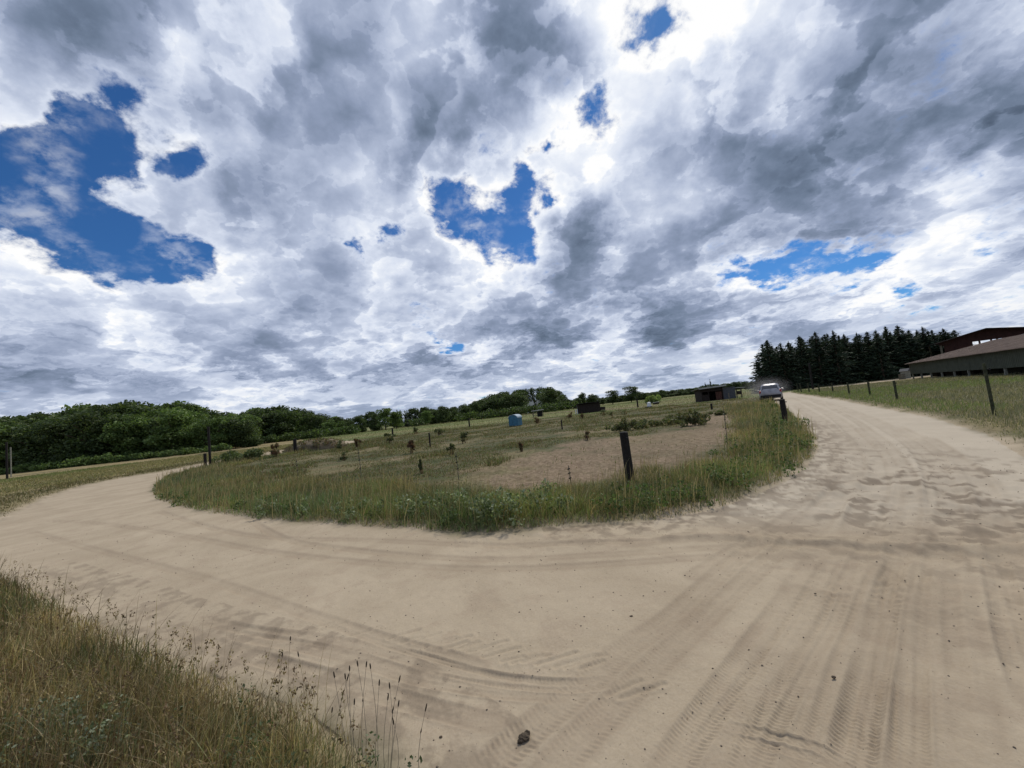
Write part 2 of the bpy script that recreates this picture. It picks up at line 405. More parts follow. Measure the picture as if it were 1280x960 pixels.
def spline(pts, n=14):
    pts = np.asarray(pts, float); p = np.vstack([2*pts[0]-pts[1], pts, 2*pts[-1]-pts[-2]]); o = []
    for i in range(1, len(p)-2):
        for t in np.linspace(0, 1, n, endpoint=False):
            a, b, c, d = p[i-1:i+3]
            o.append(.5*(2*b+(c-a)*t+(2*a-5*b+4*c-d)*t*t+(3*b-a-3*c+d)*t**3))
    o.append(pts[-1]); return np.array(o)

# wheel tracks on the sand: (points in the photograph, tyre width, depth, tread depth, tread pitch)
TR = [([(985,655),(930,690),(880,735),(835,775),(780,812),(720,865),(660,915),(590,975)], .20, .012, .010, .060),
      ([(1010,660),(960,700),(905,750),(862,790),(815,835),(765,885),(700,950),(680,980)], .20, .012, .010, .060),
      ([(1020,690),(990,740),(940,810),(890,880),(850,940),(830,980)], .17, .009, .006, .05),
      ([(1050,690),(1020,745),(985,800),(945,860),(900,930),(880,980)], .20, .012, .009, .055),
      ([(1060,700),(1035,770),(1000,830),(960,900),(930,980)], .15, .007, .006, .05),
      ([(1126,688),(1110,740),(1095,800),(1080,860),(1068,915),(1060,975)], .17, .016, .012, .055),
      ([(1152,690),(1145,760),(1140,830),(1137,900),(1136,975)], .13, .014, .008, .05),
      ([(1118,690),(1110,760),(1104,860),(1098,975)], .10, .006, .003, .05),
      ([(1240,690),(1256,750),(1272,810),(1300,880)], .16, .014, .008, .055),
      ([(1195,690),(1203,780),(1215,860),(1225,975)], .18, .006, .003, .05),
      ([(260,778),(330,790),(400,800),(470,812),(540,832),(620,848),(700,856),(760,852)], .12, .010, .003, .05),
      ([(280,790),(350,803),(430,820),(520,846),(620,862),(700,868)], .14, .009, .004, .05),
      ([(230,790),(320,822),(420,850),(520,880),(620,905)], .14, .011, .004, .06),
      ([(460,806),(520,816),(600,838),(680,850)], .05, .009, 0, .06),
      ([(1180,975),(1176,860),(1172,760),(1178,690),(1186,640),(1180,600),(1160,568),(1122,540)], .22, .008, .003, .05),
      ([(1030,975),(1062,840),(1100,730),(1130,670),(1140,620),(1128,580),(1095,545),(1055,518),(1018,502)], .20, .010, .004, .05),
      ([(960,975),(1010,850),(1050,760),(1082,690),(1112,640),(1118,600),(1104,566),(1072,535)], .18, .010, .005, .05),
      ([(1290,760),(1262,700),(1240,650),(1228,610),(1200,575),(1160,548)], .24, .010, .003, .05),
      ([(870,720),(930,680),(985,645),(1030,610),(1046,580),(1040,555),(1015,525),(992,507)], .2, .012, .004, .05),
      ([(60,650),(130,655),(220,668),(330,690),(470,706),(620,712),(760,706),(900,696),(1060,694)], .15, .006, .003, .05),
      ([(40,665),(130,690),(240,720),(360,760),(480,800),(600,832)], .14, .006, .003, .05),
      ([(905,905),(960,915),(1010,928),(1060,950)], .06, .022, 0, .06),
      ([(900,918),(960,930),(1030,950),(1060,965)], .06, .02, 0, .06),
      ([(300,640),(350,672),(450,690),(600,700),(760,694),(900,684),(1000,680),(1120,690),(1290,700)], .15, .007, .004, .05),
      ([(200,640),(300,668),(450,676),(600,682),(760,678),(900,673),(1000,672)], .15, .007, .004, .05),
      # bend of the right-hand track
      ([(1075,668),(1085,630),(1095,590),(1085,560),(1060,535),(1035,517),(1005,503),(985,496)], .35, .03, 0, .1),
      ([(1000,668),(1035,630),(1062,595),(1066,570),(1048,545),(1022,522),(995,505)], .35, .025, 0, .1),
      ([(1190,668),(1185,630),(1175,590),(1150,560),(1110,535),(1070,517),(1030,503),(1000,496)], .4, .03, 0, .1),
      ([(1262,668),(1240,620),(1215,590),(1170,560),(1120,533)], .3, .02, 0, .1)]
_r = random.Random(3)
SKID = []
for x0_, x1_, st_, y0_, sl_ in ((486, 600, 13, 800, .14), (604, 735, 16, 822, .10), (335, 450, 24, 792, .05)):
    x_ = x0_
    while x_ < x1_:
        yy = y0_+sl_*(x_-x0_)+_r.uniform(-3, 3); ln_ = _r.uniform(24, 50); SKID.append(((x_, yy), (x_+ln_, yy-ln_*_r.uniform(.22, .36)))); x_ += st_*_r.uniform(.6, 1.5)
SKID += [((760,868),(800,850)), ((775,872),(830,855))]
BANK = P2((830,671),(900,670),(960,672),(1020,676),(1080,680),(1150,682),(1220,683),(1290,682))
BANK_E = [(x+ (BANK[-1][0]-BANK[-2][0])*6, y+(BANK[-1][1]-BANK[-2][1])*6) for x, y in BANK[-1:]]
BANK = BANK + BANK_E

# ------------------------------------------------------------------ terrain
def zones(X, Y):
    z = np.zeros(np.shape(X), int)          # 0 road 1 island/paddock 2 left field 3 bank in front 4 right field
    z[inpoly(X, Y, ISLAND)] = 1; z[inpoly(X, Y, LEFTF)] = 2; z[inpoly(X, Y, FG)] = 3; z[inpoly(X, Y, RIGHTF)] = 4
    return z
def height(X, Y, Z=None, fine=True):
    r = np.hypot(X, Y); Z = zones(X, Y) if Z is None else Z
    h = (fbm(X*.35, Y*.35, 3)-.5)*.06*np.clip(1-r/60, 0, 1) + (fbm(X*2.1, Y*2.1, 3)-.5)*.006
    g = Z > 0
    if g.any():
        x, y = X[g], Y[g]
        de = np.minimum(np.minimum(dist_poly(x, y, ISL), dist_poly(x, y, LEFTE)), np.minimum(dist_poly(x, y, FG + FG[:1]), dist_poly(x, y, RIGHTE)))
        k = np.clip(de/.35, 0, 1); k = k*k*(3-2*k)
        rough_ = np.where(inpoly(x, y, SOIL), .07, .05); h[g] += np.where(inpoly(x, y, SOIL), (fbm(x*5, y*9, 3, .6)-.5)*.09, 0)
        h[g] += .05*k + (fbm(x*3.3, y*3.3, 4, .6)-.5)*rough_*np.clip(1.3-np.hypot(x, y)/70, 0.2, 1)
    if fine:
        nr = (~g) & (r < 70) & (Y > .5)
        x, y = X[nr], Y[nr]; hh = np.zeros(len(x))
        for pts, w, dep, tread, pitch in TR:
            pl = spline(np.array(P2(*pts))); seg = np.hypot(*np.diff(pl, axis=0).T); cum = np.concatenate([[0], np.cumsum(seg)])
            lo = pl.min(0)-1; hi = pl.max(0)+1
            c = (x > lo[0]) & (x < hi[0]) & (y > lo[1]) & (y < hi[1])
            if not c.any(): continue
            xx, yy = x[c], y[c]; best = np.full(len(xx), 9.); sl_ = np.zeros(len(xx)); tt = np.zeros(len(xx))
            for i in range(len(pl)-1):
                dx, dy = pl[i+1]-pl[i]; L2 = dx*dx+dy*dy+1e-12; t = np.clip(((xx-pl[i, 0])*dx+(yy-pl[i, 1])*dy)/L2, 0, 1)
                ex, ey = xx-pl[i, 0]-t*dx, yy-pl[i, 1]-t*dy; dd = np.hypot(ex, ey); b = dd < best
                best = np.where(b, dd, best); sl_ = np.where(b, (dx*ey-dy*ex)/math.sqrt(L2), sl_); tt = np.where(b, cum[i]+t*math.sqrt(L2), tt)
            fade = np.clip(fbm(tt*.9+w*90, sl_*0+dep*999, 2)*2.4-.35, .25, 1)
            endf = np.clip(tt/.5, 0, 1)*np.clip((cum[-1]-tt)/.3, 0, 1)
            a = best/(w/2); prof = -np.exp(-a**8)*dep + .5*dep*np.exp(-((a-1.16)/.13)**2)
            if tread:
                ph = 2*np.pi*(tt+np.abs(sl_)*.35)/(pitch*.55)
                lug = np.exp(-((a-.78)/.26)**4); cen = np.exp(-(a/.42)**6)
                sq = np.clip(np.sin(ph)*2.2, -1, 1)
                prof += tread*.42*sq*lug + .18*tread*np.sin(ph*1.0+1.5)*cen
                prof += .35*tread*np.clip(np.cos(sl_/w*2*np.pi*3.)*1.8, -1, 1)*np.exp(-(a/.6)**6)
            hh[c] += prof*fade*endf*1.15
        for a_, b_ in SKID:
            p0, p1 = at(*a_)[:2], at(*b_)[:2]
            dd = dist_poly(x, y, [p0, p1]); kf = .35+.9*fbm(x*9, y*9, 2); hh += kf*(-.008*np.exp(-(dd/.014)**2) + .004*np.exp(-((dd-.032)/.018)**2))
        # the low lip where the side track joins
        db = dist_poly(x, y, BANK); c = (db < 1.2); rg = fbm(x[c]*5, y[c]*5, 3)
        hh[c] += .030*np.exp(-(db[c]/.09)**2)*(.2+1.4*rg)
        # trampled clods on the bend and by the verge
        cl = at(1130, 610)[:2]; dc = np.hypot((x-cl[0]), (y-cl[1])/1.6); q_ = np.clip(1.15-dc/3.4, 0, 1)
        vg = np.clip(1-dist_poly(x, y, ISL)/1.0, 0, 1)*(y < 16)*(x > -1)
        cl2 = at(1262, 620)[:2]; q3 = np.clip(1.1-np.hypot(x-cl2[0], y-cl2[1])/2.4, 0, 1)
        q_ = np.maximum(np.maximum(q_, vg*.8), q3*.8)
        nn = fbm(x*6.5, y*6.5, 3, .55); hh += q_*np.clip(nn-.52, -.2, .25)*.095
        hh += (fbm(x*16, y*16, 3, .6)-.5)*.007
        h[nr] += hh
    return h
def ground_z(X, Y): return height(np.atleast_1d(np.asarray(X, float)), np.atleast_1d(np.asarray(Y, float)), fine=False)

def sstep(a, b, v): t = np.clip((v-a)/(b-a), 0, 1); return t*t*(3-2*t)
def masks(X, Y, Z):
    """R sand, G bare soil, B dry yellow grass, paler for sunlit far fields ; rest is green ground"""
    n = fbm(X*.9, Y*.9, 4, .6); n2 = fbm(X*.22+50, Y*.22, 3)
    r = np.hypot(X, Y)
    de = np.minimum(np.minimum(dist_poly(X, Y, ISL), dist_poly(X, Y, LEFTE)), np.minimum(dist_poly(X, Y, FG+FG[:1]), dist_poly(X, Y, RIGHTE)))
    inside = np.where(Z > 0, de, -de)
    sand = 1 - sstep(-.12, .42, inside + (n-.5)*.7)
    # right of the paddock the bare sand strip by the barn and the bright patch left
    dry = np.zeros(np.shape(X)); soil = np.zeros(np.shape(X))
    dsoil = dist_poly(X, Y, SOIL+SOIL[:1]); ins = np.where(inpoly(X, Y, SOIL), dsoil, -dsoil)
    s1 = sstep(-.5, .9, ins*.8 + (n-.5)*3.2)
    s1 = s1 * (Z == 1)
    # mottling of turf and earth all over the paddock
    pad = (Z == 1) & (r < 75)
    s2 = sstep(.55, .72, fbm(X*.35+9, Y*.7, 4, .6))*.55
    soil = np.maximum(s1*np.clip(.62+.9*(n-.35), 0, 1), s2*pad)
    # paler tracks crossing the far paddocks
    tr1 = dist_poly(X, Y, P2((600,523),(700,515),(760,512),(820,508),(872,502),(930,499)))
    soil = np.maximum(soil, (sstep(1.6, .6, tr1*np.clip(40/r, .25, 1)))*.85*(Z == 1))
    dry = np.where(Z == 2, .95*sstep(.30, .50, n2+.08), 0)
    dry = np.where((Z == 2) & (de < 3.0), dry*.7, dry)
    dry = np.where((Z == 1) & (r > 62), .42*sstep(.35, .6, fbm(X*.02, Y*.11, 3)), dry)  # paler stripes stand in for sunlight on the far field
    dry = np.where((Z == 1) & (r <= 62), .38*sstep(.45, .62, n2), dry)
    dry = np.where(Z == 4, .25+.3*sstep(.4, .65, n2), dry); dry = np.where(Z == 3, .6, dry)
    bright = dist_poly(X, Y, [(-30, 47), (-24, 42), (-19, 41)]); sand = np.maximum(sand, sstep(2.6, 1., bright)*.9)
    lush = np.where((Z == 1) & (r > 60), .6+.4*sstep(.4, .6, fbm(X*.01+5, Y*.05, 3)), 0.)
    return np.stack([sand, soil, dry, lush], -1)
def wear_shade(X, Y, Z):
    """R: sand pressed flat by wheels, with the shade of the ruts darkened in; G: moist trampled earth turned up in clods; B: pale loose sand"""
    w_ = np.zeros(np.shape(X)); c = (Z == 0) & (np.hypot(X, Y) < 70) & (Y > .5); x, y = X[c], Y[c]; a = np.zeros(len(x))
    for pts, w, dep, tread, pitch in TR:
        pl = spline(np.array(P2(*pts)), 5); d = dist_poly(x, y, pl); a = np.maximum(a, (np.exp(-(d/(w*.50))**8)*.55+.5*np.exp(-((d-w*.47)/(.035))**2))*(1. if w < .25 else .8))  # pressed tracks plus rut edges, shade of the relief put into the colour
    nz = fbm(x*2.2, y*2.2, 4, .6); a *= .5+.7*sstep(.3, .65, nz)
    cl = at(1120, 605)[:2]; dc = np.hypot((x-cl[0]), (y-cl[1])/1.7); q_ = np.clip(1.25-dc/3.4, 0, 1)
    cl2 = at(1255, 615)[:2]; q_ = np.maximum(q_, np.clip(1.1-np.hypot(x-cl2[0], (y-cl2[1])/1.5)/2.2, 0, 1)*.9)
    vg = np.clip(1-dist_poly(x, y, ISL)/1.1, 0, 1)*(y < 16)*(x > .2)
    g = np.maximum(q_*sstep(.53, .66, fbm(x*4.2, y*4.2, 4, .6)), vg*sstep(.42, .6, fbm(x*6, y*6, 4, .6)))
    le = np.clip(1-dist_poly(x, y, LEFTE)/.5, 0, 1); g = np.maximum(g, le*.5*sstep(.4, .6, nz))
    bank = (dist_poly(x, y, FG+FG[:1]) < .7); g = np.maximum(g, bank*.55*sstep(.45, .62, fbm(x*7, y*7, 4, .6)))
    b = sstep(0, 1.6, y - np.interp(x, [p[0] for p in BANK], [p[1] for p in BANK]))*(x > 1.5)
    out = np.zeros(np.shape(X)+(3,)); out[c] = np.stack([a, g, b], -1); return out

def ground_mat():
    M_ = bpy.data.materials.new('ground'); M_.use_nodes = True; T = NT(M_.node_tree); b = T.n['Principled BSDF']
    a = T.n.new('ShaderNodeAttribute'); a.attribute_name = 'mask'
    sx = T.n.new('ShaderNodeSeparateColor'); T.l.new(a.outputs['Color'], sx.inputs[0]); lush = a.outputs['Alpha']
    tc = T.n.new('ShaderNodeTexCoord').outputs['Object']
    fine = T.noise(tc, 55, 6, .7); mid = T.noise(tc, 7, 6, .62, .4); big = T.noise(tc, .8, 5, .6, .5); patch = T.noise(tc, 2.6, 5, .55, .8)
    grass = T.mix(T.mr(mid, .3, .7), (.040, .048, .020), (.085, .095, .042))
    grass = T.mix(T.mr(big, .4, .62), grass, (.10, .085, .045))
    grass = T.mix(lush, grass, T.mix(T.mr(big, .35, .65), (.12, .155, .05), (.19, .215, .085)))
    dry = T.mix(T.mr(mid, .3, .7), (.16, .12, .06), (.34, .28, .15))  # dry grass lightened, sunlight of the far fields put into its colour
    soil = T.mix(T.mr(mid, .32, .68), (.145, .104, .068), (.275, .205, .140)); soil = T.mix(T.mr(T.noise(tc, 16, 5, .6), .48, .62, 0, .6), soil, (.11, .085, .05))
    sand = T.mix(T.mr(big, .3, .7), (.318, .256, .176), (.402, .330, .234))
    sand = T.mix(T.mr(patch, .48, .66, 0, .35), sand, (.275, .208, .145))
    sand = T.mix(T.mr(fine, .30, .70, .0, .30), sand, (.50, .42, .32))
    speck = T.noise(tc, 34, 2, .5); sand = T.mix(T.mr(speck, .70, .76, 0, .55), sand, (.14, .105, .07))
    a2 = T.n.new('ShaderNodeAttribute'); a2.attribute_name = 'wear_shade'; s2 = T.n.new('ShaderNodeSeparateColor'); T.l.new(a2.outputs['Color'], s2.inputs[0])
    sand = T.mix(T.math('MULTIPLY', s2.outputs[2], .45), sand, (.50, .45, .37))
    sand = T.mix(T.math('MULTIPLY', s2.outputs[0], .42), sand, (.24, .185, .13))
    sand = T.mix(T.math('MULTIPLY', s2.outputs[1], .75), sand, (.16, .125, .09))
    c = T.mix(sx.outputs[2], grass, dry); c = T.mix(sx.outputs[1], c, soil)
    c = T.mix(sx.outputs[0], c, sand)
    T.l.new(c, b.inputs['Base Color']); b.inputs['Roughness'].default_value = .95; b.inputs['Specular IOR Level'].default_value = .1
    h = T.math('MULTIPLY_ADD', mid, .6, T.math('MULTIPLY', fine, .5))
    bp = T.n.new('ShaderNodeBump'); bp.inputs['Strength'].default_value = .55; bp.inputs['Distance'].default_value = .012
    T.l.new(h, bp.inputs['Height']); T.l.new(bp.outputs[0], b.inputs['Normal'])
    return M_
GM = ground_mat()
def make_terrain():
    th = np.concatenate([np.arange(-180, -60, 5.), np.arange(-60, 59.5, .17), np.arange(60, 180.1, 5.)]); th[-1] = 180
    rs = [.05, .4, .8, 1.1, 1.3, 1.45]
    while rs[-1] < 4200:
        r = rs[-1]; rs.append(r + min(max(.0045, r*r/833*1.15), max(r*.045, .12) if r > 14 else 9))
    rs = np.array(rs); A_, R_ = np.meshgrid(np.radians(th), rs)
    X = R_*np.sin(A_); Y = R_*np.cos(A_)
    Z = zones(X, Y); H = height(X.ravel(), Y.ravel(), Z.ravel())
    H = H - (R_.ravel() < .9)*.0
    MK = masks(X.ravel(), Y.ravel(), Z.ravel())
    WR = wear_shade(X.ravel(), Y.ravel(), Z.ravel())
    nr, nt = X.shape; idx = np.arange(nr*nt).reshape(nr, nt)
    q = np.stack([idx[:-1, :-1], idx[:-1, 1:], idx[1:, 1:], idx[1:, :-1]], -1).reshape(-1, 4)[:, ::-1]
    far = (R_ > 62)
    zf = np.where((Z == 1) & far, 5, Z)[:-1, :-1].ravel()
    V = np.stack([X.ravel(), Y.ravel(), H], -1)
    print('terrain', nr, nt, len(q))
    for z_, name in enumerate(['dirt_road', 'paddock_ground', 'left_meadow', 'grass_bank', 'right_meadow', 'far_field']):
        f = q[zf == z_]
        if not len(f): continue
        u, inv = np.unique(f.ravel(), return_inverse=True)
        o = np_mesh(name, V[u], inv.reshape(-1, 4), GM, {'mask': MK[u], 'wear_shade': WR[u]}, smooth=True)
        o['kind'] = 'structure'
make_terrain()

# ------------------------------------------------------------------ grass
def blades(name, X, Y, Zg, H, Wd, tint, bend=.35, segs=3, wind=(.3, -.1), material=None, stuff=True, curl=None, parent=None):
    n = len(X); a = RNG.random(n)*2*np.pi; b = (RNG.random(n)**1.3)*bend; d = np.stack([np.cos(a)*b+wind[0]*.3, np.sin(a)*b+wind[1]*.3], -1)
    fa = RNG.random(n)*np.pi; fx, fy = np.cos(fa)*Wd/2, np.sin(fa)*Wd/2
    vs = []; ts = np.linspace(0, 1, segs+1)
    for t in ts[:-1]:
        cx = X+d[:, 0]*H*t*t; cy = Y+d[:, 1]*H*t*t; cz = Zg-.02+H*t*(1-.22*b*t); k = (1-t)**.55
        vs += [np.stack([cx-fx*k, cy-fy*k, cz], -1), np.stack([cx+fx*k, cy+fy*k, cz], -1)]
    vs.append(np.stack([X+d[:, 0]*H, Y+d[:, 1]*H, Zg-.02+H*(1-.22*b)], -1))
    V = np.stack(vs, 1); m_ = V.shape[1]; base = (np.arange(n)*m_)[:, None]
    quads = np.concatenate([base+np.array([[2*k, 2*k+1, 2*k+3, 2*k+2]]) for k in range(segs-1)]) if segs > 1 else np.zeros((0, 4), int)
    tri = base+np.array([[m_-3, m_-2, m_-1]])
    tn = np.repeat(tint[:, None, :], m_, 1)
    o = np_mesh(name, V.reshape(-1, 3), [quads, tri], material or GRASS, {'tint': tn.reshape(-1, 3)}, parent=parent)
    if stuff: o['kind'] = 'stuff'
    return o
def pick(cols, n, X=None, Y=None, jit=.25):
    cols = np.array(cols); i = RNG.integers(0, len(cols), n)
    return cols[i]*(1+(RNG.random((n, 1))-.5)*2*jit)
def scatter(n, r0, r1, zone, p=1.0, a0=-58, a1=58):
    """points round the camera, thinning with distance like r**-p"""
    u = RNG.random(n); e = 2-p
    r = (r0**e + u*(r1**e-r0**e))**(1/e) if abs(e) > 1e-3 else r0*(r1/r0)**u
    a = np.radians(a0+RNG.random(n)*(a1-a0)); X = r*np.sin(a); Y = r*np.cos(a)
    k = zones(X, Y) == zone
    return X[k], Y[k], r[k]
GREEN = [(.105, .13, .05), (.13, .155, .06), (.085, .11, .04), (.16, .175, .08), (.17, .16, .085)]
LUSH = [(.14, .195, .065), (.17, .225, .085), (.11, .155, .05), (.20, .24, .115)]
DRY = [(.26, .20, .11), (.19, .145, .08), (.32, .26, .15), (.13, .10, .055), (.11, .12, .05)]
STRAW = [(.36, .29, .16), (.28, .22, .12), (.20, .17, .09)]
BROWN = [(.13, .085, .05), (.17, .11, .065), (.10, .075, .045), (.20, .14, .085)]
def make_grass():
    # 1 the verge round the paddock
    X, Y, r = scatter(620000, 5, 42, 1, 1.0)
    d = dist_poly(X, Y, ISL); n = fbm(X*.8, Y*.8, 3)
    w = np.where(X < -2, 3.4, np.where(X > 3, 1.9, 2.6)) + (n-.5)*2.0
    w = np.where((X > 5), 2.0 + (Y-8)*.07 + (n-.5), w)
    d = d - .22*(fbm(X*2.6, Y*2.6, 3)-.35)*(1+.8*(X > 3))
    k = (d > 0) & (d < w) & (RNG.random(len(X)) < np.clip((w-d)/.7, .1, 1)) & (r < 42)
    X, Y, r, d, n = X[k], Y[k], r[k], d[k], n[k]
    H = (.10+.34*RNG.random(len(X))**1.2)*(.55+.9*n)*np.clip(d/.55+.35, 0, 1.)*np.clip(1.25-d*.12, .5, 1)
    H *= (.55+.9*fbm(X*1.5+5, Y*1.5, 3))*np.where(X > 1, .80, 1.)*np.where((np.hypot(X+.2, Y-6.6) < 1.7), 1.25, 1)
    t = pick(GREEN, len(X)); l = pick(LUSH, len(X)); s_ = pick(STRAW, len(X)); br = pick(BROWN, len(X))
    lz = sstep(.45, .65, fbm(X*.5+3, Y*.5, 3)); t = np.where((RNG.random(len(X)) < lz)[:, None], l, t)
    t = np.where((RNG.random(len(X)) < .16+.18*(d > 1.6))[:, None], s_, t)
    t = np.where((RNG.random(len(X)) < .10)[:, None], br, t)
    hue = (fbm(X*.7+30, Y*.7, 3)-.5)[:, None]; t = t*(1.12+hue*np.array([1.5, 1.0, .5]))
    blades('verge_grass', X, Y, ground_z(X, Y), H*.78, .0040+.00065*r, t, 1.25)
    print('verge', len(X))
    # seed stalks standing over the verge
    k = RNG.random(len(X)) < .035; X, Y, r = X[k], Y[k], r[k]
    blades('tall_seed_stalks', X, Y, ground_z(X, Y), .35+.3*RNG.random(len(X)), .004+.0008*r, pick(STRAW, len(X)), .35)
    # 2 short turf of the paddock
    X, Y, r = scatter(420000, 7, 62, 1, 1.15)
    n = fbm(X*.55+20, Y*.55, 4, .6); d = dist_poly(X, Y, ISL)
    so_ = inpoly(X, Y, SOIL); dens = np.where(so_, .03, sstep(.34, .56, n)*.9+.1)
    k = (RNG.random(len(X)) < dens) & (d > 1.2); X, Y, r, n = X[k], Y[k], r[k], n[k]
    H = (.02+.07*RNG.random(len(X)))*(.6+1.1*n)*np.where(inpoly(X, Y, SOIL), .55, 1)
    tall = fbm(X*.25+70, Y*.25, 3); H *= np.where(tall > .6, 2.4, 1)
    t = pick(GREEN, len(X)); t = t*1.15; t = np.where((RNG.random(len(X)) < .38)[:, None], pick(DRY, len(X)), t); t = np.where((RNG.random(len(X)) < .15)[:, None], pick(BROWN, len(X)), t)
    blades('paddock_turf', X, Y, ground_z(X, Y), H, .009+.0011*r, t, .9, 2); print('turf', len(X))
    # 3 right meadow
    X, Y, r = scatter(420000, 6, 75, 4, 1.05)
    n = fbm(X*.5+40, Y*.5, 3); d = dist_poly(X, Y, RIGHTE)
    k = RNG.random(len(X)) < np.clip(d/.8+.1, 0, 1); X, Y, r, n, d = X[k], Y[k], r[k], n[k], d[k]
    H = (.06+.22*RNG.random(len(X)))*(.5+.9*n)*np.clip(d/1.2+.3, 0, 1)
    t = pick([(.19, .19, .11), (.22, .215, .13), (.16, .165, .09), (.28, .255, .16), (.33, .295, .20)], len(X))
    k2 = (np.hypot((X-30)/9, (Y-33)/9) < 1) | (d < 2.2)*(r > 20); t = np.where((k2 & (RNG.random(len(X)) < .6))[:, None], pick([(.16, .21, .07), (.20, .25, .09)], len(X)), t)
    blades('meadow_grass', X, Y, ground_z(X, Y), H, .006+.0009*r, t, 1., 2); print('right', len(X))
    # 4 left field
    X, Y, r = scatter(360000, 10, 85, 2, 1.0)
    n = fbm(X*.3+60, Y*.3, 3); d = dist_poly(X, Y, LEFTE)
    H = (.05+.17*RNG.random(len(X)))*(.5+.9*n)*np.clip(d/1.5+.25, 0, 1)
    t = pick([(.11, .115, .05), (.15, .14, .07), (.20, .17, .09), (.13, .125, .055), (.18, .135, .075)], len(X)) if 1 else pick([(.085, .09, .04), (.12, .115, .055), (.17, .145, .075), (.10, .10, .045), (.15, .11, .06)], len(X)); far = d > 2.5+2*n
    t = np.where((far & (RNG.random(len(X)) < .7))[:, None], pick([(.34, .30, .15), (.28, .25, .12), (.20, .21, .09)], len(X)), t)
    t = np.where(((d > 24) & (RNG.random(len(X)) < .8))[:, None], pick([(.15, .19, .07), (.20, .22, .09)], len(X)), t)
    blades('field_grass', X, Y, ground_z(X, Y), H, .006+.0009*r, t, 1.1, 2); print('left', len(X))
    # far pasture: coarser tufts
    X, Y, r = scatter(120000, 58, 190, 1, 1.2)
    H = .10+.22*RNG.random(len(X)); n = fbm(X*.03, Y*.12, 3)
    t = pick([(.15, .19, .07), (.20, .23, .10), (.25, .25, .13), (.12, .15, .05)], len(X)); t = np.where((n > .55)[:, None], pick([(.13, .12, .06), (.17, .15, .08)], len(X)), t)
    blades('pasture_grass', X, Y, X*0, H*.8, .012+.0012*r, t, .6, 1)
    # 5 the bank in front, tall and half dry
    X, Y, r = scatter(520000, .9, 13, 3, .75, -88, 20)
    n = fbm(X*1.1, Y*1.1, 3); d = dist_poly(X, Y, FG+FG[:1])
    k = (RNG.random(len(X)) < np.clip(d/.35+.15, 0, 1)) & (Y > .2) & (r > 1.25); X, Y, r, n, d = X[k], Y[k], r[k], n[k], d[k]
    k = RNG.random(len(X)) < .78; X, Y, r, n, d = X[k], Y[k], r[k], n[k], d[k]
    H = (.10+.34*RNG.random(len(X))**1.1)*(.5+.95*n)*np.clip(d/.8+.3, 0, 1)
    H *= np.where(r < 2.4, .8, 1)
    g = sstep(.50, .66, fbm(X*.9+8, Y*.9+3, 3)) + np.clip((X+1.9)/1.2, 0, .8); g = np.clip(g, .10, .85)
    t = pick(DRY+DRY+STRAW+BROWN, len(X))*1.35; t = np.where((RNG.random(len(X)) < g*.8)[:, None], pick([(.08, .10, .04), (.105, .125, .05), (.14, .15, .07), (.18, .175, .10)], len(X)), t); t = t*(1.1+(fbm(X*2.2, Y*2.2, 3)-.5)*1.2)[:, None]
    blades('bank_grass', X, Y, ground_z(X, Y), H, .0022+.0009*r, t, 1.0, 4, (.5, -.2)); print('bank', len(X))
    k = RNG.random(len(X)) < .022; X, Y, r = X[k], Y[k], r[k]; hh = .38+.25*RNG.random(len(X))
    blades('bank_stems', X, Y, ground_z(X, Y), hh, .002+.0006*r, pick(STRAW+BROWN, len(X)), .5, 4, (.6, -.1))
make_grass()

# panicles and small leaves on the tall grasses: leaf clumps used for weeds and seed heads
def leafcloud(C_, Rr, n, size, cols, upright=.3, shell=.5, aspect=1.8, jit=.25):
    """n leaf faces spread through ellipsoids C_ (k,3) with radii Rr (k,3); returns V,F,tint"""
    C_ = np.asarray(C_, float); Rr = np.asarray(Rr, float); vol = (Rr.prod(1))**(2/3); idx = RNG.choice(len(C_), n, p=vol/vol.sum())
    v = RNG.normal(size=(n, 3)); v /= np.linalg.norm(v, axis=1)[:, None]; rad = shell+(1-shell)*RNG.random((n, 1))**.6
    P = C_[idx]+v*rad*Rr[idx]
    a = RNG.normal(size=(n, 3)); a[:, 2] += upright*2*RNG.random(n); a /= np.linalg.norm(a, axis=1)[:, None]
    b = np.cross(a, RNG.normal(size=(n, 3))); b /= np.linalg.norm(b, axis=1)[:, None]
    s_ = size*(.6+.8*RNG.random((n, 1))); A = a*s_*aspect/2; B = b*s_/2
    bendv = np.cross(a, b)*s_*.2
    V = np.stack([P-A, P+B+bendv*.5, P+A, P-B+bendv*.5], 1).reshape(-1, 3)
    Fq = np.arange(n*4).reshape(n, 4)
    lob = 1+(RNG.random((len(C_), 1))-.5)*.5
    t = pick(cols, n, jit=jit)*lob[idx]
    return V, Fq, np.repeat(t[:, None, :], 4, 1).reshape(-1, 3)
def leafobj(name, C_, Rr, n, size, cols, parent=None, material=None, **k):
    V, Fq, t = leafcloud(C_, Rr, n, size, cols, **k)
    return np_mesh(name, V, Fq, material or LEAF, {'tint': t}, parent=parent)

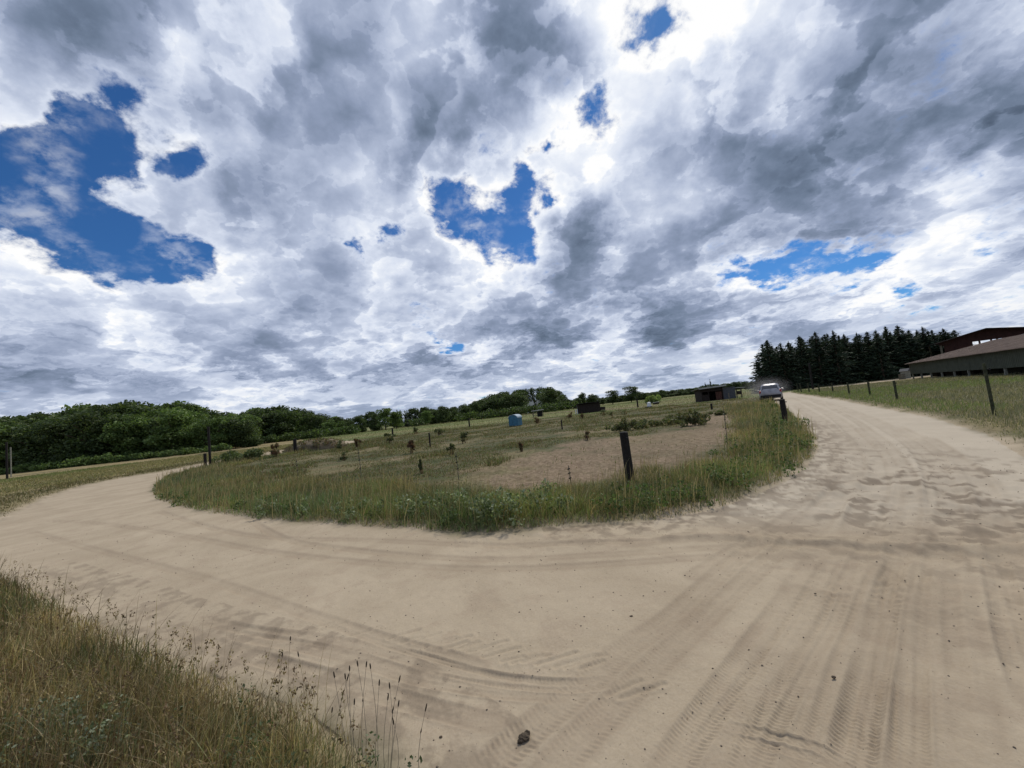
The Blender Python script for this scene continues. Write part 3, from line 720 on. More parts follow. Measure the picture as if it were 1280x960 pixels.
# whitish leafy weeds at the verge and in the foreground: stuff
def weeds():
    spots = []
    for px, py, h in [(590,655,.36),(605,660,.42),(622,662,.42),(640,660,.40),(655,655,.36),(575,648,.36),(560,645,.32),(668,650,.34),(530,650,.3),(500,648,.3),(700,645,.3),(690,636,.36),(470,646,.26),(385,645,.25),(330,644,.25),(430,650,.25)]:
        for k in range(4): p = at(px+RNG.normal()*9, py+RNG.normal()*4-2); spots.append((p[0], p[1], h*(.7+.5*RNG.random())))
    Vs, Fs, Ts, off = [], [], [], 0
    for x, y, h in spots:
        C_ = [(x+RNG.normal()*.04, y+RNG.normal()*.04, h*f) for f in (.3, .5, .7, .85, 1)]
        V, Fq, t = leafcloud(C_, [(.09, .09, .07)]*5, 70, .03, [(.22, .26, .15), (.28, .32, .21), (.14, .18, .08), (.10, .14, .05)], upright=.8)
        Vs.append(V); Fs.append(Fq+off); Ts.append(t); off += len(V)
    for k in range(260):
        i = RNG.integers(len(ISL)); a_, b_ = ISL[i], ISL[(i+1) % len(ISL)]; f = RNG.random(); x, y = a_[0]+(b_[0]-a_[0])*f, a_[1]+(b_[1]-a_[1])*f
        pw = .9 if x > 3 else .28
        if RNG.random() > pw or y > 34 or y < 0: continue
        x += RNG.normal()*.5-.5*(x > 3); y += abs(RNG.normal())*.6+.25
        if zones(np.array([x]), np.array([y]))[0] != 1: continue
        h = .12+.22*RNG.random(); C_ = [(x+RNG.normal()*.10, y+RNG.normal()*.10, h*f_) for f_ in (.3, .5, .7, .9)]
        V, Fq, t = leafcloud(C_, [(.15, .15, .08)]*4, 110, .019+.0013*y, [(.07, .115, .035), (.10, .15, .05), (.06, .09, .03), (.13, .17, .07)], upright=.7)
        Vs.append(V); Fs.append(Fq+off); Ts.append(t); off += len(V)
    o = np_mesh('verge_weeds', np.vstack(Vs), np.vstack(Fs), LEAF, {'tint': np.vstack(Ts)}); o['kind'] = 'stuff'
    # foreground: pale small-leaved weed at the lower left, darker leaves by the stalks
    Vs, Fs, Ts, off = [], [], [], 0
    DK = [(.06,.085,.035),(.09,.12,.055),(.12,.15,.085)]; PL = [(.17,.20,.12),(.24,.27,.19),(.11,.14,.07)]
    for px, py, n, cols, sz in [(30,890,9,PL,.011),(60,880,9,PL,.011),(95,890,9,PL,.011),(135,905,7,PL,.011),(20,940,6,PL,.012),(110,925,6,PL,.011),(405,935,3,DK,.010),(440,945,2,DK,.010),
                                (330,945,5,DK,.012),(345,880,2,DK,.011),(262,880,2,DK,.010)]:
        p = at(px, py+20, .22)
        for k in range(n):
            x, y = p[0]+RNG.normal()*.10, p[1]+RNG.normal()*.08
            hz_ = .10+.14*RNG.random()
            V, Fq, t = leafcloud([(x, y, hz_), (x+.02, y, hz_+.08), (x-.02, y+.02, hz_-.06)], [(.06, .06, .05)]*3, 90, sz, cols, upright=.5, aspect=1.9)
            Vs.append(V); Fs.append(Fq+off); Ts.append(t); off += len(V)
    o = np_mesh('leafy_weeds', np.vstack(Vs), np.vstack(Fs), LEAF, {'tint': np.vstack(Ts)}); o['kind'] = 'stuff'
    # brown seed tips over the bank
    X, Y, r = scatter(26000, 1.3, 9, 3, .75, -80, 10); k = RNG.random(len(X)) < .20; X, Y, r = X[k], Y[k], r[k]
    d = dist_poly(X, Y, FG+FG[:1]); z = ground_z(X, Y)+(.22+.30*RNG.random(len(X)))*np.clip(d/.6+.55, 0, 1)
    C_ = np.stack([X, Y, z], -1); V, Fq, t = leafcloud(C_, [(.015, .015, .035)]*len(C_), len(C_)*8, .007, BROWN+STRAW, upright=1.5, aspect=2.4, shell=.1)
    o = np_mesh('grass_seed_heads', V, Fq, LEAF, {'tint': t}); o['kind'] = 'stuff'
weeds()

# weeds standing in the paddock (docks, nettles): each a plant of its own
def weed_plants():
    GR = [(.07, .095, .035), (.10, .12, .05), (.13, .14, .07)]; RD = [(.15, .075, .05), (.12, .08, .045), (.10, .10, .045)]
    L = [(527,594,17,5,0,'dark bushy weed standing alone on the short paddock turf'),
         (735,551,12,9,1,'brown spiky dock plant behind the bare soil patch'),
         (652,566,14,6,1,'small brown dock plant left of the bare soil patch'),
         (345,572,18,9,1,'brownish weed in front of the overgrown mound'),
         (515,568,18,9,1,'reddish clump of dock stalks in the middle of the paddock'),
         (565,570,14,9,0,'green weed clump behind the two thin fence rods'),
         (580,555,14,12,0,'loose green weed by the thin far post'),
         (550,545,12,10,0,'green tuft beyond the dock stalks'),
         (520,543,10,10,0,'round green tuft on the crest of the turf'),
         (447,562,13,8,1,'dark reddish weed left of the paddock centre'),
         (425,563,12,10,0,'green weed at the foot of the mound'),
         (487,556,14,10,0,'scrubby weed below the small dark post'),
         (712,523,8,7,1,'reddish weed just right of the blue hutch'),
         (728,524,7,6,1,'small reddish weed in front of the dark shed'),
         (755,520,8,8,0,'squat green weed in front of the dark shed'),
         (765,521,6,5,0,'smallest green tuft right of the dark shed'),
         (781,519,6,10,0,'low dark green tuft between shed and trough'),
         (672,530,9,10,1,'rusty weeds below the roofed feeder'),
         (430,577,12,9,0,'weed in front of the left thin rod'),
         (880,530,9,8,0,'low weed at the edge of the bare soil')]
    for px, py, hp, wp, c, lab in L:
        p = at(px, py); D = p[1]; h = hp/F*D; w = wp/F*D
        o = empty('weed_plant', (p[0], p[1], float(ground_z(p[0], p[1])[0])), 0, lab, 'weed', 'weeds standing in the paddock')
        C_ = [(RNG.normal()*w*.25, RNG.normal()*w*.25, h*(.2+.7*RNG.random())) for _ in range(7)]
        leafobj('leaves', C_, [(w*.22, w*.22, h*.14)]*7, 220, max(.03, h*.10), RD if c else GR, o, upright=.6)
        X = RNG.normal(size=14)*w*.2; Y = RNG.normal(size=14)*w*.2
        blades('stem', X, Y, X*0, h*(.7+.4*RNG.random(14)), .012+.0009*D+X*0, pick(BROWN, 14), .5, 2, stuff=False, parent=o)
    # the big clumps in front of the shelter
    for px, py, hp, wp, lab in [(868,533,22,34,'large green nettle clump with a tall top in front of the shelter'), (838,532,13,40,'long low thicket of weeds left of the large nettle clump'),
                                (782,540,17,26,'green weed clump behind the nearest black post'), (805,536,12,34,'low straggling weeds right of the black post clump'),
                                (900,520,7,20,'flat weed patch between the nettles and the path')]:
        p = at(px, py); D = p[1]*1.0; h = hp/F*D; w = wp/F*D
        o = empty('weed_clump', (p[0], p[1], 0), 0, lab, 'weeds', 'weed clumps in the paddock')
        C_ = [(RNG.normal()*w*.28, RNG.normal()*w*.2, h*(.15+.5*RNG.random())) for _ in range(16)]+[(w*.02, 0, h*.85)]
        leafobj('leaves', C_, [(w*.15, w*.15, h*.2)]*17, 1100, max(.06, h*.08), GR+[(.14, .12, .06)], o, upright=.6)
weed_plants()

# ------------------------------------------------------------------ trees
def broad_proto(seed, cols, slim=1., nleaf=5200, size=.25, trunk=True):
    """crown of a tree 10 m tall, 7 m wide; returns Empty with trunk and crown"""
    rr = np.random.default_rng(seed); o = empty('broadleaf_tree', (0, 0, 0))
    C_, Rr = [], []
    for k in range(22):
        z = 2.0+rr.random()*6.9; env = 3.2*math.sqrt(max(.06, 1-((z-5.2)/4.7)**2))*slim; a = rr.random()*6.28; q = math.sqrt(rr.random())*env*.8
        C_.append((math.cos(a)*q, math.sin(a)*q, z)); s_ = (.7+rr.random()*.9); Rr.append((s_*1.1*slim, s_*1.1*slim, s_*.8))
    C_.append((0, 0, 5)); Rr.append((2.2*slim, 2.2*slim, 3.2)); C_.append((rr.normal()*.4, 0, 9.0)); Rr.append((.8, .8, .8))
    leafobj('crown', C_, Rr, nleaf, size, cols, o, shell=.35, aspect=1.4)
    m_ = MB(); m_.chain([(0, 0, -.2), (.05, .03, 1.2), (-.05, .1, 3), (.1, 0, 5.5), (0, .1, 8)], [.26, .2, .17, .12, .03], 7)
    for k in range(5):
        a = k*1.3+seed; z = 2+k*1.0; m_.chain([(0, 0, z), (math.cos(a)*1.1*slim, math.sin(a)*1.1*slim, z+.9), (math.cos(a)*2.2*slim, math.sin(a)*2.2*slim, z+1.6)], [.09, .06, .02], 5)
    m_.build('trunk', M_bark, o); return o
def spruce_proto(seed):
    """spruce 10 m tall: tiers of drooping boughs"""
    rr = np.random.default_rng(seed); o = empty('spruce_tree', (0, 0, 0)); Vs, Ts = [], []
    nb = 190
    for k in range(nb):
        f = (k+.5)/nb; z = .35+9.3*f; L_ = (2.6*(1-f)**.72+.12)*(.5+.75*rr.random()); a = rr.random()*6.283
        dr = .32*(1-f)*L_-.25*f*L_; ca, sa = math.cos(a), math.sin(a); t0 = np.array([.030, .047, .026])*(.6+.8*rr.random())
        nq = max(4, int(10*L_/2+3))
        for j in range(nq):
            t = (j+.6)/nq; c = np.array([ca*L_*t, sa*L_*t, z-dr*t*t+.12*math.sin(t*9+k)]); s_ = .34*(1-.45*t)*(.7+.6*rr.random())*(1 if f < .8 else .6)
            u = np.array([ca, sa, -.25+.4*(t > .8)])+rr.normal(size=3)*.35; u /= np.linalg.norm(u); w_ = np.cross(u, rr.normal(size=3)); w_ /= np.linalg.norm(w_)
            Vs += [c-u*s_, c+w_*s_*.42, c+u*s_*1.1, c-w_*s_*.42]; Ts += [t0*(.8+.5*rr.random())]*4
    # leader
    for j in range(9):
        z = 9.2+.09*j; s_ = .16-.006*j; u = rr.normal(size=3)*.4+np.array([0, 0, 1.]); u /= np.linalg.norm(u); w_ = np.cross(u, rr.normal(size=3)); w_ /= np.linalg.norm(w_); c = np.array([rr.normal()*.03, rr.normal()*.03, z])
        Vs += [c-u*s_, c+w_*s_*.35, c+u*s_*1.1, c-w_*s_*.35]; Ts += [np.array([.030, .046, .024])]*4
    V = np.array(Vs); np_mesh('crown', V, np.arange(len(V)).reshape(-1, 4), NEEDLE, {'tint': np.array(Ts)}, parent=o)
    MB().chain([(0, 0, -.2), (0, 0, 4), (0, 0, 9.6)], [.19, .12, .02], 7).build('trunk', M_bark, o); return o
DG = [(.055, .085, .030), (.075, .110, .038), (.042, .066, .024), (.09, .12, .042)]
MG = [(.11, .17, .05), (.14, .195, .062), (.085, .135, .042)]
YG = [(.12, .18, .05), (.15, .21, .065), (.10, .15, .045)]
protos = {'d': [broad_proto(s_, DG) for s_ in (1, 2, 3)], 'm': [broad_proto(s_, MG) for s_ in (4, 5)], 'y': [broad_proto(6, YG)], 's': [spruce_proto(s_) for s_ in (11, 12, 13, 14)]}
used = set()
def tree(kind, px, Y, top, wpx=None, label=None, group=None, k=None, low=0.):
    """tree whose foot stands at the distance Y under column px of the photograph, top at row `top`"""
    pr = protos[kind][(k if k is not None else random.randrange(9)) % len(protos[kind])]
    P = aty(px, top, Y); h = P[2]
    if group and kind != 's': low = .17*h; h += low
    sz = h/10.15 if kind == 's' else h/9.85
    w = (wpx/F*Y)/(7.0 if kind != 's' else 5.0) if wpx else sz*(1.1+.35*random.random())
    loc = (P[0], Y, -low); rz = random.random()*6.28
    if pr.name not in used:
        used.add(pr.name); pr.location = loc; pr.rotation_euler = (0, 0, rz); pr.scale = (w, w, sz); tag(pr, label, None, group); o = pr
    else: o = copy_tree(pr, loc, rz, (w, w, sz), label, group)
    o['category'] = 'tree'; return o
def interp(px, tab):
    xs, ys = zip(*tab); return float(np.interp(px, xs, ys))
TOPL = [(-60,520),(0,518),(40,516),(75,514),(90,506),(110,504),(130,507),(160,500),(180,505),(200,507),(215,502),(235,504),(255,510),(285,513),(300,516),(320,506),(340,506),(360,507),(375,508),(390,511),(405,517),(420,519),(450,518),(470,511),(490,511),(510,509),(540,508),(560,507),(575,504),(590,500),(605,495),(615,491),(640,488),(660,485),(680,483),(695,486),(705,494),(720,497),(727,490),(740,492),(752,498),(764,488),(776,496),(787,483),(800,490),(815,490),(840,490),(860,486),(887,480),(900,478),(912,478),(925,475),(945,476)]
def forests():
    g = 'broadleaf trees of the dense wood on the left'
    for row, (Y, dx, dt) in enumerate([(88, 19, 9), (96, 20, 3), (104, 20, 0), (116, 24, 2), (128, 30, 3)]):
        x = -70+row*7
        while x < 310:
            kd = random.choice('dmmdm') if 80 < x < 290 and row < 4 else random.choice('ddm')
            lab = 'broadleaf tree standing in the dense dark wood at the left of the sandy road'
            tree(kd, x, Y+random.uniform(-2, 2), interp(x, TOPL)+dt+random.uniform(-2, 9 if row < 2 else 4), None, lab, g); x += dx*random.uniform(.8, 1.2)
    g = 'trees of the middle wood behind the mound'
    for row, (Y, dx, dt) in enumerate([(128, 15, 5), (140, 16, 1), (155, 17, 0)]):
        x = 296+row*4
        while x < 470:
            if not (row == 0 and x > 440): tree('d' if random.random() < .8 else 'm', x, Y+random.uniform(-3, 3), interp(x, TOPL)+dt+random.uniform(-1, 4), None, 'dark tree in the middle wood beyond the overgrown mound', g)
            x += dx*random.uniform(.8, 1.2)
    tree('y', 480, 132, 510, 30, 'pale green rounded tree at the right end of the middle wood')
    tree('y', 494, 135, 514, 22, 'smaller pale green tree leaning against the rounded pale one', k=0)
    tree('m', 533, 130, 513, 18, 'mid green tree in front of the dark conifers of the far wood', k=0)
    tree('d', 552, 135, 507, 22, 'dark round tree at the left foot of the rising far wood', k=1)
    g = 'trees of the far wood behind the blue hutch'
    for row, (Y, dx, dt) in enumerate([(150, 13, 4), (162, 13, 1), (176, 14, 0)]):
        x = 492+row*4
        while x < 722:
            near_gap = 652 < x < 676
            if not near_gap: tree('s' if 495 < x < 540 and random.random() < .5 else 'd', x, Y+random.uniform(-3, 3), interp(x, TOPL)+dt+random.uniform(-.5, 3), None, 'dark tree in the far wood that rises behind the blue hutch', g)
            x += dx*random.uniform(.8, 1.2)
    for x, t in ((654, 486), (664, 484), (674, 483)): tree('d', x, 196, t, 16, 'dark tree in the far wood that rises behind the blue hutch', g)
    for x, Y, t, w, lab in [(727, 175, 490, 14, 'slim dark tree just left of the dark field shed'), (740, 170, 492, 18, 'dark tree directly behind the dark field shed'), (753, 178, 498, 12, 'low dark tree between the shed and the round trees'),
                         (764, 150, 487.5, 22, 'left one of the two round dark trees right of the field shed'), (787, 150, 482.5, 25, 'right and taller one of the two round dark trees beyond the paddock')]:
        tree('d', x, Y, t, w, lab)
    g = 'distant trees along the horizon left of the spruces'; x = 800
    while x < 948:
        tree('d', x, 215+random.uniform(-10, 10), interp(x, TOPL)+random.uniform(-.5, 2.5), 11, 'small dark tree on the distant horizon between round trees and spruces', g); x += 6.5*random.uniform(.8, 1.2)
    for Y in (232, 245):
        x = 690
        while x < 955:
            tree('d', x, Y, interp(x, TOPL)*0+min(interp(x, TOPL)+7, 503-(x-690)*.105), 15, 'low tree in the continuous dark belt on the distant horizon', 'low trees of the distant belt'); x += 10*random.uniform(.8, 1.2)
    tree('d', 827, 200, 487, 11, 'rounded distant tree rising over the horizon line above the pale bush')
    tree('s', 887, 190, 473, 5, 'pointed conifer rising alone above the distant horizon trees')
    tree('s', 881, 192, 477, 5, 'lower pointed conifer left of the tallest distant conifer')
    # spruces
    SP = [(958,423),(975,427),(985,425),(998,418),(1018,413),(1040,411),(1054,416),(1070,414),(1083,413),(1094,411),(1106,406),(1121,405),(1135,411),(1152,407),(1164,411),(1178,409),(1192,411),(1204,420)]
    nm = ['leftmost spruce of the dark row with boughs down to the ground', 'short spruce second from the left end of the dark row', 'thin-topped spruce third from the left end', 'spruce with a narrow leader above where the grey car drives',
          'tall ragged spruce right of the car', 'broad dense spruce behind the tall pole', 'lower spruce in the dip right of the broad one', 'spruce with a blunt top in the left half of the dark row', 'spruce behind the middle of the pale strip of road',
          'slender spruce just left of the highest tops', 'left one of the two highest spruces', 'right one of the two highest spruces', 'spruce with a split top right of the highest pair', 'tall spruce above the corner of the long low shed', 'spruce filling the gap behind the long low shed',
          'spruce close to the barn roof', 'last full spruce left of the barn gable', 'half hidden spruce whose top meets the barn roof']
    tree('s', 946, 74, 441, 26, 'small low spruce leaning out at the left end of the dark row', k=2)
    for i, ((x, t), n_) in enumerate(zip(SP, nm)): tree('s', x, 74+random.uniform(-2, 2)+(4 if i > 12 else 0), t, random.uniform(38, 52), n_, 'spruces in the dark row along the track', k=i)
    for row, (Y, dt) in enumerate([(78, 3), (83, 2), (89, 3)]):
        x = 952+row*5
        while x < 1204:
            tree('s', x, Y+random.uniform(-1.5, 1.5), float(np.interp(x, *zip(*SP)))+dt+random.uniform(0, 5), 46, 'spruce in the shaded rows behind the front row of dark spruces', 'spruces behind the front row'); x += 13*random.uniform(.8, 1.2)
forests()
def bush(name, px, py, hp, wp, cols, lab, group=None, n=700, sz=.2, Y=None):
    p = at(px, py) if Y is None else aty(px, py, Y); D = p[1]; h = hp/F*D; w = wp/F*D/2
    o = empty(name, (p[0], p[1], 0 if Y is None else 0), 0, lab, 'bush', group)
    C_ = [(RNG.normal()*w*.45, RNG.normal()*w*.35, h*(.2+.42*RNG.random())) for _ in range(12)]
    leafobj('foliage', C_, [(w*.42, w*.4, h*.33)]*12, n, sz, cols, o)
    MB().chain([(0, 0, -.1), (.02, .02, h*.3), (0, .05, h*.7)], [.05, .04, .01], 5).build('stem', M_bark, o); return o
bush('round_bush', 292, 579, 17, 46, [(.09, .12, .05), (.12, .15, .06), (.07, .095, .035)], 'rounded grey green bush beyond the left bend of the verge', n=2400, sz=.11)
bush('pale_bush', 815, 502, 11, 17, [(.20, .27, .09), (.26, .32, .12)], 'pale green rounded bush below the horizon, right of the round trees', n=1500, sz=.2, Y=88)
for i, (px, py, hp, wp) in enumerate([(10,590,9,26),(38,589,11,30),(62,587,8,26),(98,584,12,26),(118,582,9,20),(130,581,11,24),(150,579,8,24),(180,576,7,26),(208,574,8,22),(240,571,7,24),(268,568,8,22)]):
    bush('meadow_bush', px, py, hp+3, wp, MG+DG[:1], 'low green bush before the left wood, '+['at the left edge by the tall poles', 'right of the tall poles', 'third from the left edge, very flat', 'fourth and tallest of the left half', 'small one after the tallest', 'rounded one in mid row', 'right of the rounded middle one', 'flat one below the highest crowns', 'where the yellow strip narrows', 'just left of the tall thin pole', 'just right of the tall thin pole'][i], 'low bushes at the foot of the left wood', 700, .22, 80)
for i, (px, py) in enumerate([(310,560),(335,560),(360,557),(380,555),(400,549),(420,547),(440,545),(525,536),(585,527),(610,524),(632,520),(650,517),(668,514),(685,514),(700,513)]):
    bush('wood_edge_bush', px, py, 13, 34, DG+MG[:1], 'dark bush along the foot of the farther woods', 'bushes along the farther woods', 600, .35, 118 if px < 500 else 140)

# the overgrown mound
def mound():
    p = at(392, 563); o = empty('weed_mound', (p[0]+.3, p[1], 0), 0, 'low mound of earth overgrown with brownish red weeds beside the bright sand', 'mound')
    C_ = []; m_ = MB(); m_.ico((0, 0, .0), (3.0, 1.8, 1.0), 3, .16, 4); m_.build('earth', mat('mound_earth', (.14, .11, .07), .95, bump=.8, scale=3), o, True)
    Vs = []
    C_ = [(math.cos(a)*q*2.9, math.sin(a)*q*1.8, 1.0*math.sqrt(1-q*q*.96)) for a, q in [(RNG.random()*6.28, math.sqrt(RNG.random())) for _ in range(60)]]
    leafobj('weeds', C_, [(.35, .35, .2)]*60, 2600, .09, [(.15, .10, .06), (.12, .12, .05), (.18, .12, .07), (.09, .11, .04)], o, upright=.8)
mound()

# ------------------------------------------------------------------ posts and poles
def gz(p): return float(ground_z(p[0], p[1])[0])
def tilt(o, a, b): o.rotation_euler = (a, b, random.random()*.5)
def post(name, px, py, h, r, lab, material=M_post, group='black posts round the paddock', square=True, lean=(0, 0), cat='post', ins=False):
    p = at(px, py); o = empty(name, (p[0], p[1], gz(p)-.02), 0, lab, cat, group); m_ = MB()
    m_.chain([(0, 0, -.2), (0, 0, h*.35), (0, 0, h*.7), (0, 0, h-.015), (0, 0, h)], [r*1.03, r, r*.98, r*.97, r*.82], 12 if r > .05 else 8)
    m_.build('shaft', material, o)
    if ins:
        MB().tube((0, -r*.9, h*.88), (0, -r-.06, h*.88), .018, .014, 8).tube((0, -r-.05, h*.86), (0, -r-.05, h*.9), .02, .02, 8).build('insulator', M_black, o)
    tilt(o, *lean); return o
post('fence_post', 789, 607, 1.03, .085, 'nearest thick black post standing in the verge grass', lean=(0, R(-1)), ins=True)
post('fence_post', 983, 531, .99, .10, 'thick black post in the verge near the grey car', ins=True, lean=(0, R(-2)))
post('fence_post', 257, 585, 1.08, .10, 'short black post just left of the tall thin pole')
post('fence_post', 369.6, 567, 1.28, .15, 'black post standing in front of the overgrown mound')
post('fence_post', 491, 544, 1.1, .13, 'small black post on the crest of the far paddock, left of the middle')
post('fence_post', 587, 534, 1.35, .11, 'small black post below the left foot of the rising far wood')
post('fence_post', 797.5, 509.5, 1.4, .13, 'small dark post below the taller round tree')
post('fence_post', 890, 512.5, .52, .08, 'knee-high dark stub in the turf in front of the shelter')
post('fence_post', 538, 560, .9, .05, 'thin dark stake among the weeds in the middle of the turf')
post('fence_post', 703, 538, .7, .05, 'short thin stake behind the bare soil')
post('tall_pole', 263, 583, 3.05, .085, 'tall thin dark pole standing behind the short black post at the left bend', M_post, None, cat='pole')
post('tall_pole', 9, 600, 4.6, .10, 'tall dark pole at the left edge of the picture before the wood', M_post, None, cat='pole')
post('tall_pole', 14, 597, 4.3, .07, 'paler pole close behind the dark pole at the left edge', M_greywood, None, cat='pole')
post('tall_pole', 1016.5, 487.5, 4.0, .13, 'tall dark pole in front of the spruces right of the car', M_post, None, cat='pole')
post('tall_pole', 949, 489, 3.4, .10, 'thin grey pole in front of the leftmost spruce', M_wood, None, cat='pole')
post('tall_pole', 912, 500.5, 1.0, .07, 'grey stake beside the shelter porch', M_wood, None, cat='pole')
for px, py, h, lab in [(452.5,605,.99,'thin fence rod third from the left in the verge'), (573.5,602,.70,'thin fence rod in the verge below the green weed clump'), (372.5,600,.72,'leftmost thin fence rod in the verge'),
                       (714,610,.40,'short thin rod in the verge left of the nearest black post'), (909.5,558,1.05,'thin fence rod on the bare soil near the path')]:
    p = at(px, py); o = empty('fence_rod', (p[0], p[1], gz(p)-.02), 0, lab, 'fence rod', 'thin fence rods along the verge')
    MB().chain([(0, 0, -.1), (.01, 0, h*.5), (0, 0, h+.05)], [.011, .010, .008], 6).build('rod', M_wood, o)
    mm = MB()
    for f in (.45, .7, .92): mm.tube((-.025, 0, h*f), (.03, 0, h*f+.01), .013, .013, 6)
    mm.build('clip', M_black, o)['kind'] = 'stuff'; tilt(o, R(random.uniform(-2, 2)), R(random.uniform(-3, 2)))
RP = [(1243.5,522,1.56,.055,'nearest mossy post of the right-hand fence, pale at its top'), (1122,502,1.10,.075,'second fence post from the right edge'), (1088,495.5,1.05,.08,'third fence post from the right edge'),
      (1062,494,1.05,.085,'fourth fence post from the right edge'), (1041.5,491.5,1.02,.085,'fence post left of the fourth one, against the pale road'), (1024.5,491,1.0,.09,'fence post by the foot of the tall pole'),
      (1012,491.5,1.2,.09,'thin fence post just left of the tall pole'), (1002,491,1.25,.09,'fence post near the far bend'), (998,490.5,1.2,.09,'last fence post at the far bend of the track')]
prev = None
M_mossy = mat('mossy_post', (.045, .05, .028), .95, bump=.6, bscale=50, var=.5, scale=9)
for px, py, h, r, lab in RP:
    o = post('fence_stake', px, py, h, r*.72, lab, M_mossy, 'wooden posts of the right-hand fence', lean=(R(random.uniform(-2, 2)), R(-1.5)), ins=(py > 490))
# ------------------------------------------------------------------ wires of the right-hand fence
tops = [at(a[0], a[1]) for a in RP]
o = empty('wire_fence', (0, 0, 0), 0, 'thin wires strung between the wooden posts of the right-hand fence', 'fence wire')
for z_ in (.45, .85):
    mm = MB()
    for a, b in zip(tops, tops[1:]):
        pts = [(a[0]+(b[0]-a[0])*t, a[1]+(b[1]-a[1])*t-.05, z_+.03-.10*t*(1-t)*2) for t in np.linspace(0, 1, 7)]; mm.chain(pts, [.0022]*7, 5)
    p = tops[0]; q = (18.5, 3.0); pts = [(p[0]+(q[0]-p[0])*t, p[1]+(q[1]-p[1])*t-.05, z_+.03-.2*t*(1-t)) for t in np.linspace(0, 1, 7)]; mm.chain(pts, [.0022]*7, 5)
    mm.build('wire', M_wire, o)

# ------------------------------------------------------------------ long low shed and barn
def frame_m(A, u):   # local x along u, local y to the back
    return math.atan2(u[1], u[0])
def long_shed():
    A = Vector((59.6, 58.9, 0)); u = Vector((-.545, -.838, 0)).normalized()
    rz = math.atan2(u.y, u.x)                 # local x runs along the front towards the camera, local -y... back is +n
    o = empty('long_shed', A, rz, 'long low open shed with grey green windbreak sheets and a brown roof', 'shed')
    # local +y is to the left of u; the back (0.838,-0.545) equals local +y
    Lt, D = 44., 8.4
    for i in range(15):
        x = .02+i*2.95; MB().box((x+1.45, .03, 1.56), (2.9, .05, 1.56+.02*(i % 2)), ry=0).build('wall_sheet', M_wallgreen, o)
        m2 = MB()
        for k in range(9): m2.box((x+.2+k*.31, .0, 1.56), (.02, .012, 1.5))
        m2.build('sheet_rib', M_wallgreen, o)
    for i in range(12): MB().box((.15+i*3.9, .14, 1.15), (.16, .16, 2.3)).build('pillar', M_greywood, o)
    MB().box((Lt/2, D, 1.9), (Lt, .12, 3.8)).build('back_wall', M_darkshed, o)
    MB().box((0.08, D/2+.1, 1.5), (.06, D-.4, 1.4)).build('end_wall', M_wallgreen, o)
    sl_ = math.atan2(4.15-2.40, D)
    for i in range(17):
        x = -.35+i*2.65
        MB().box((x+1.31, D/2-.05, 3.30+(i % 2)*.012), (2.66, D/math.cos(sl_)+.9, .05), rx=sl_).build('roof_sheet', M_browntile, o)
        m2 = MB()
        for k in range(8): m2.box((x+.16+k*.33, D/2-.05, 3.34+(i % 2)*.012), (.09, D/math.cos(sl_)+.88, .035), rx=sl_)
        m2.build('roof_rib', M_browntile, o)
    MB().box((Lt/2, .10, 2.335), (Lt+.5, .05, .05)).build('eave_board', M_greywood, o)
    MB().box((-.02, .02, 1.6), (.12, .16, 1.7)).build('corner_post', M_wood, o)
    for i in range(7): MB().box((2+i*5.5, 2.5, .55), (2.2, 1.2, .9), rz=.1*i, bevel=.1).build('stored_bale', mat('old_hay', (.05, .045, .03), .95) if i == 0 else bpy.data.materials['old_hay'], o)
long_shed()
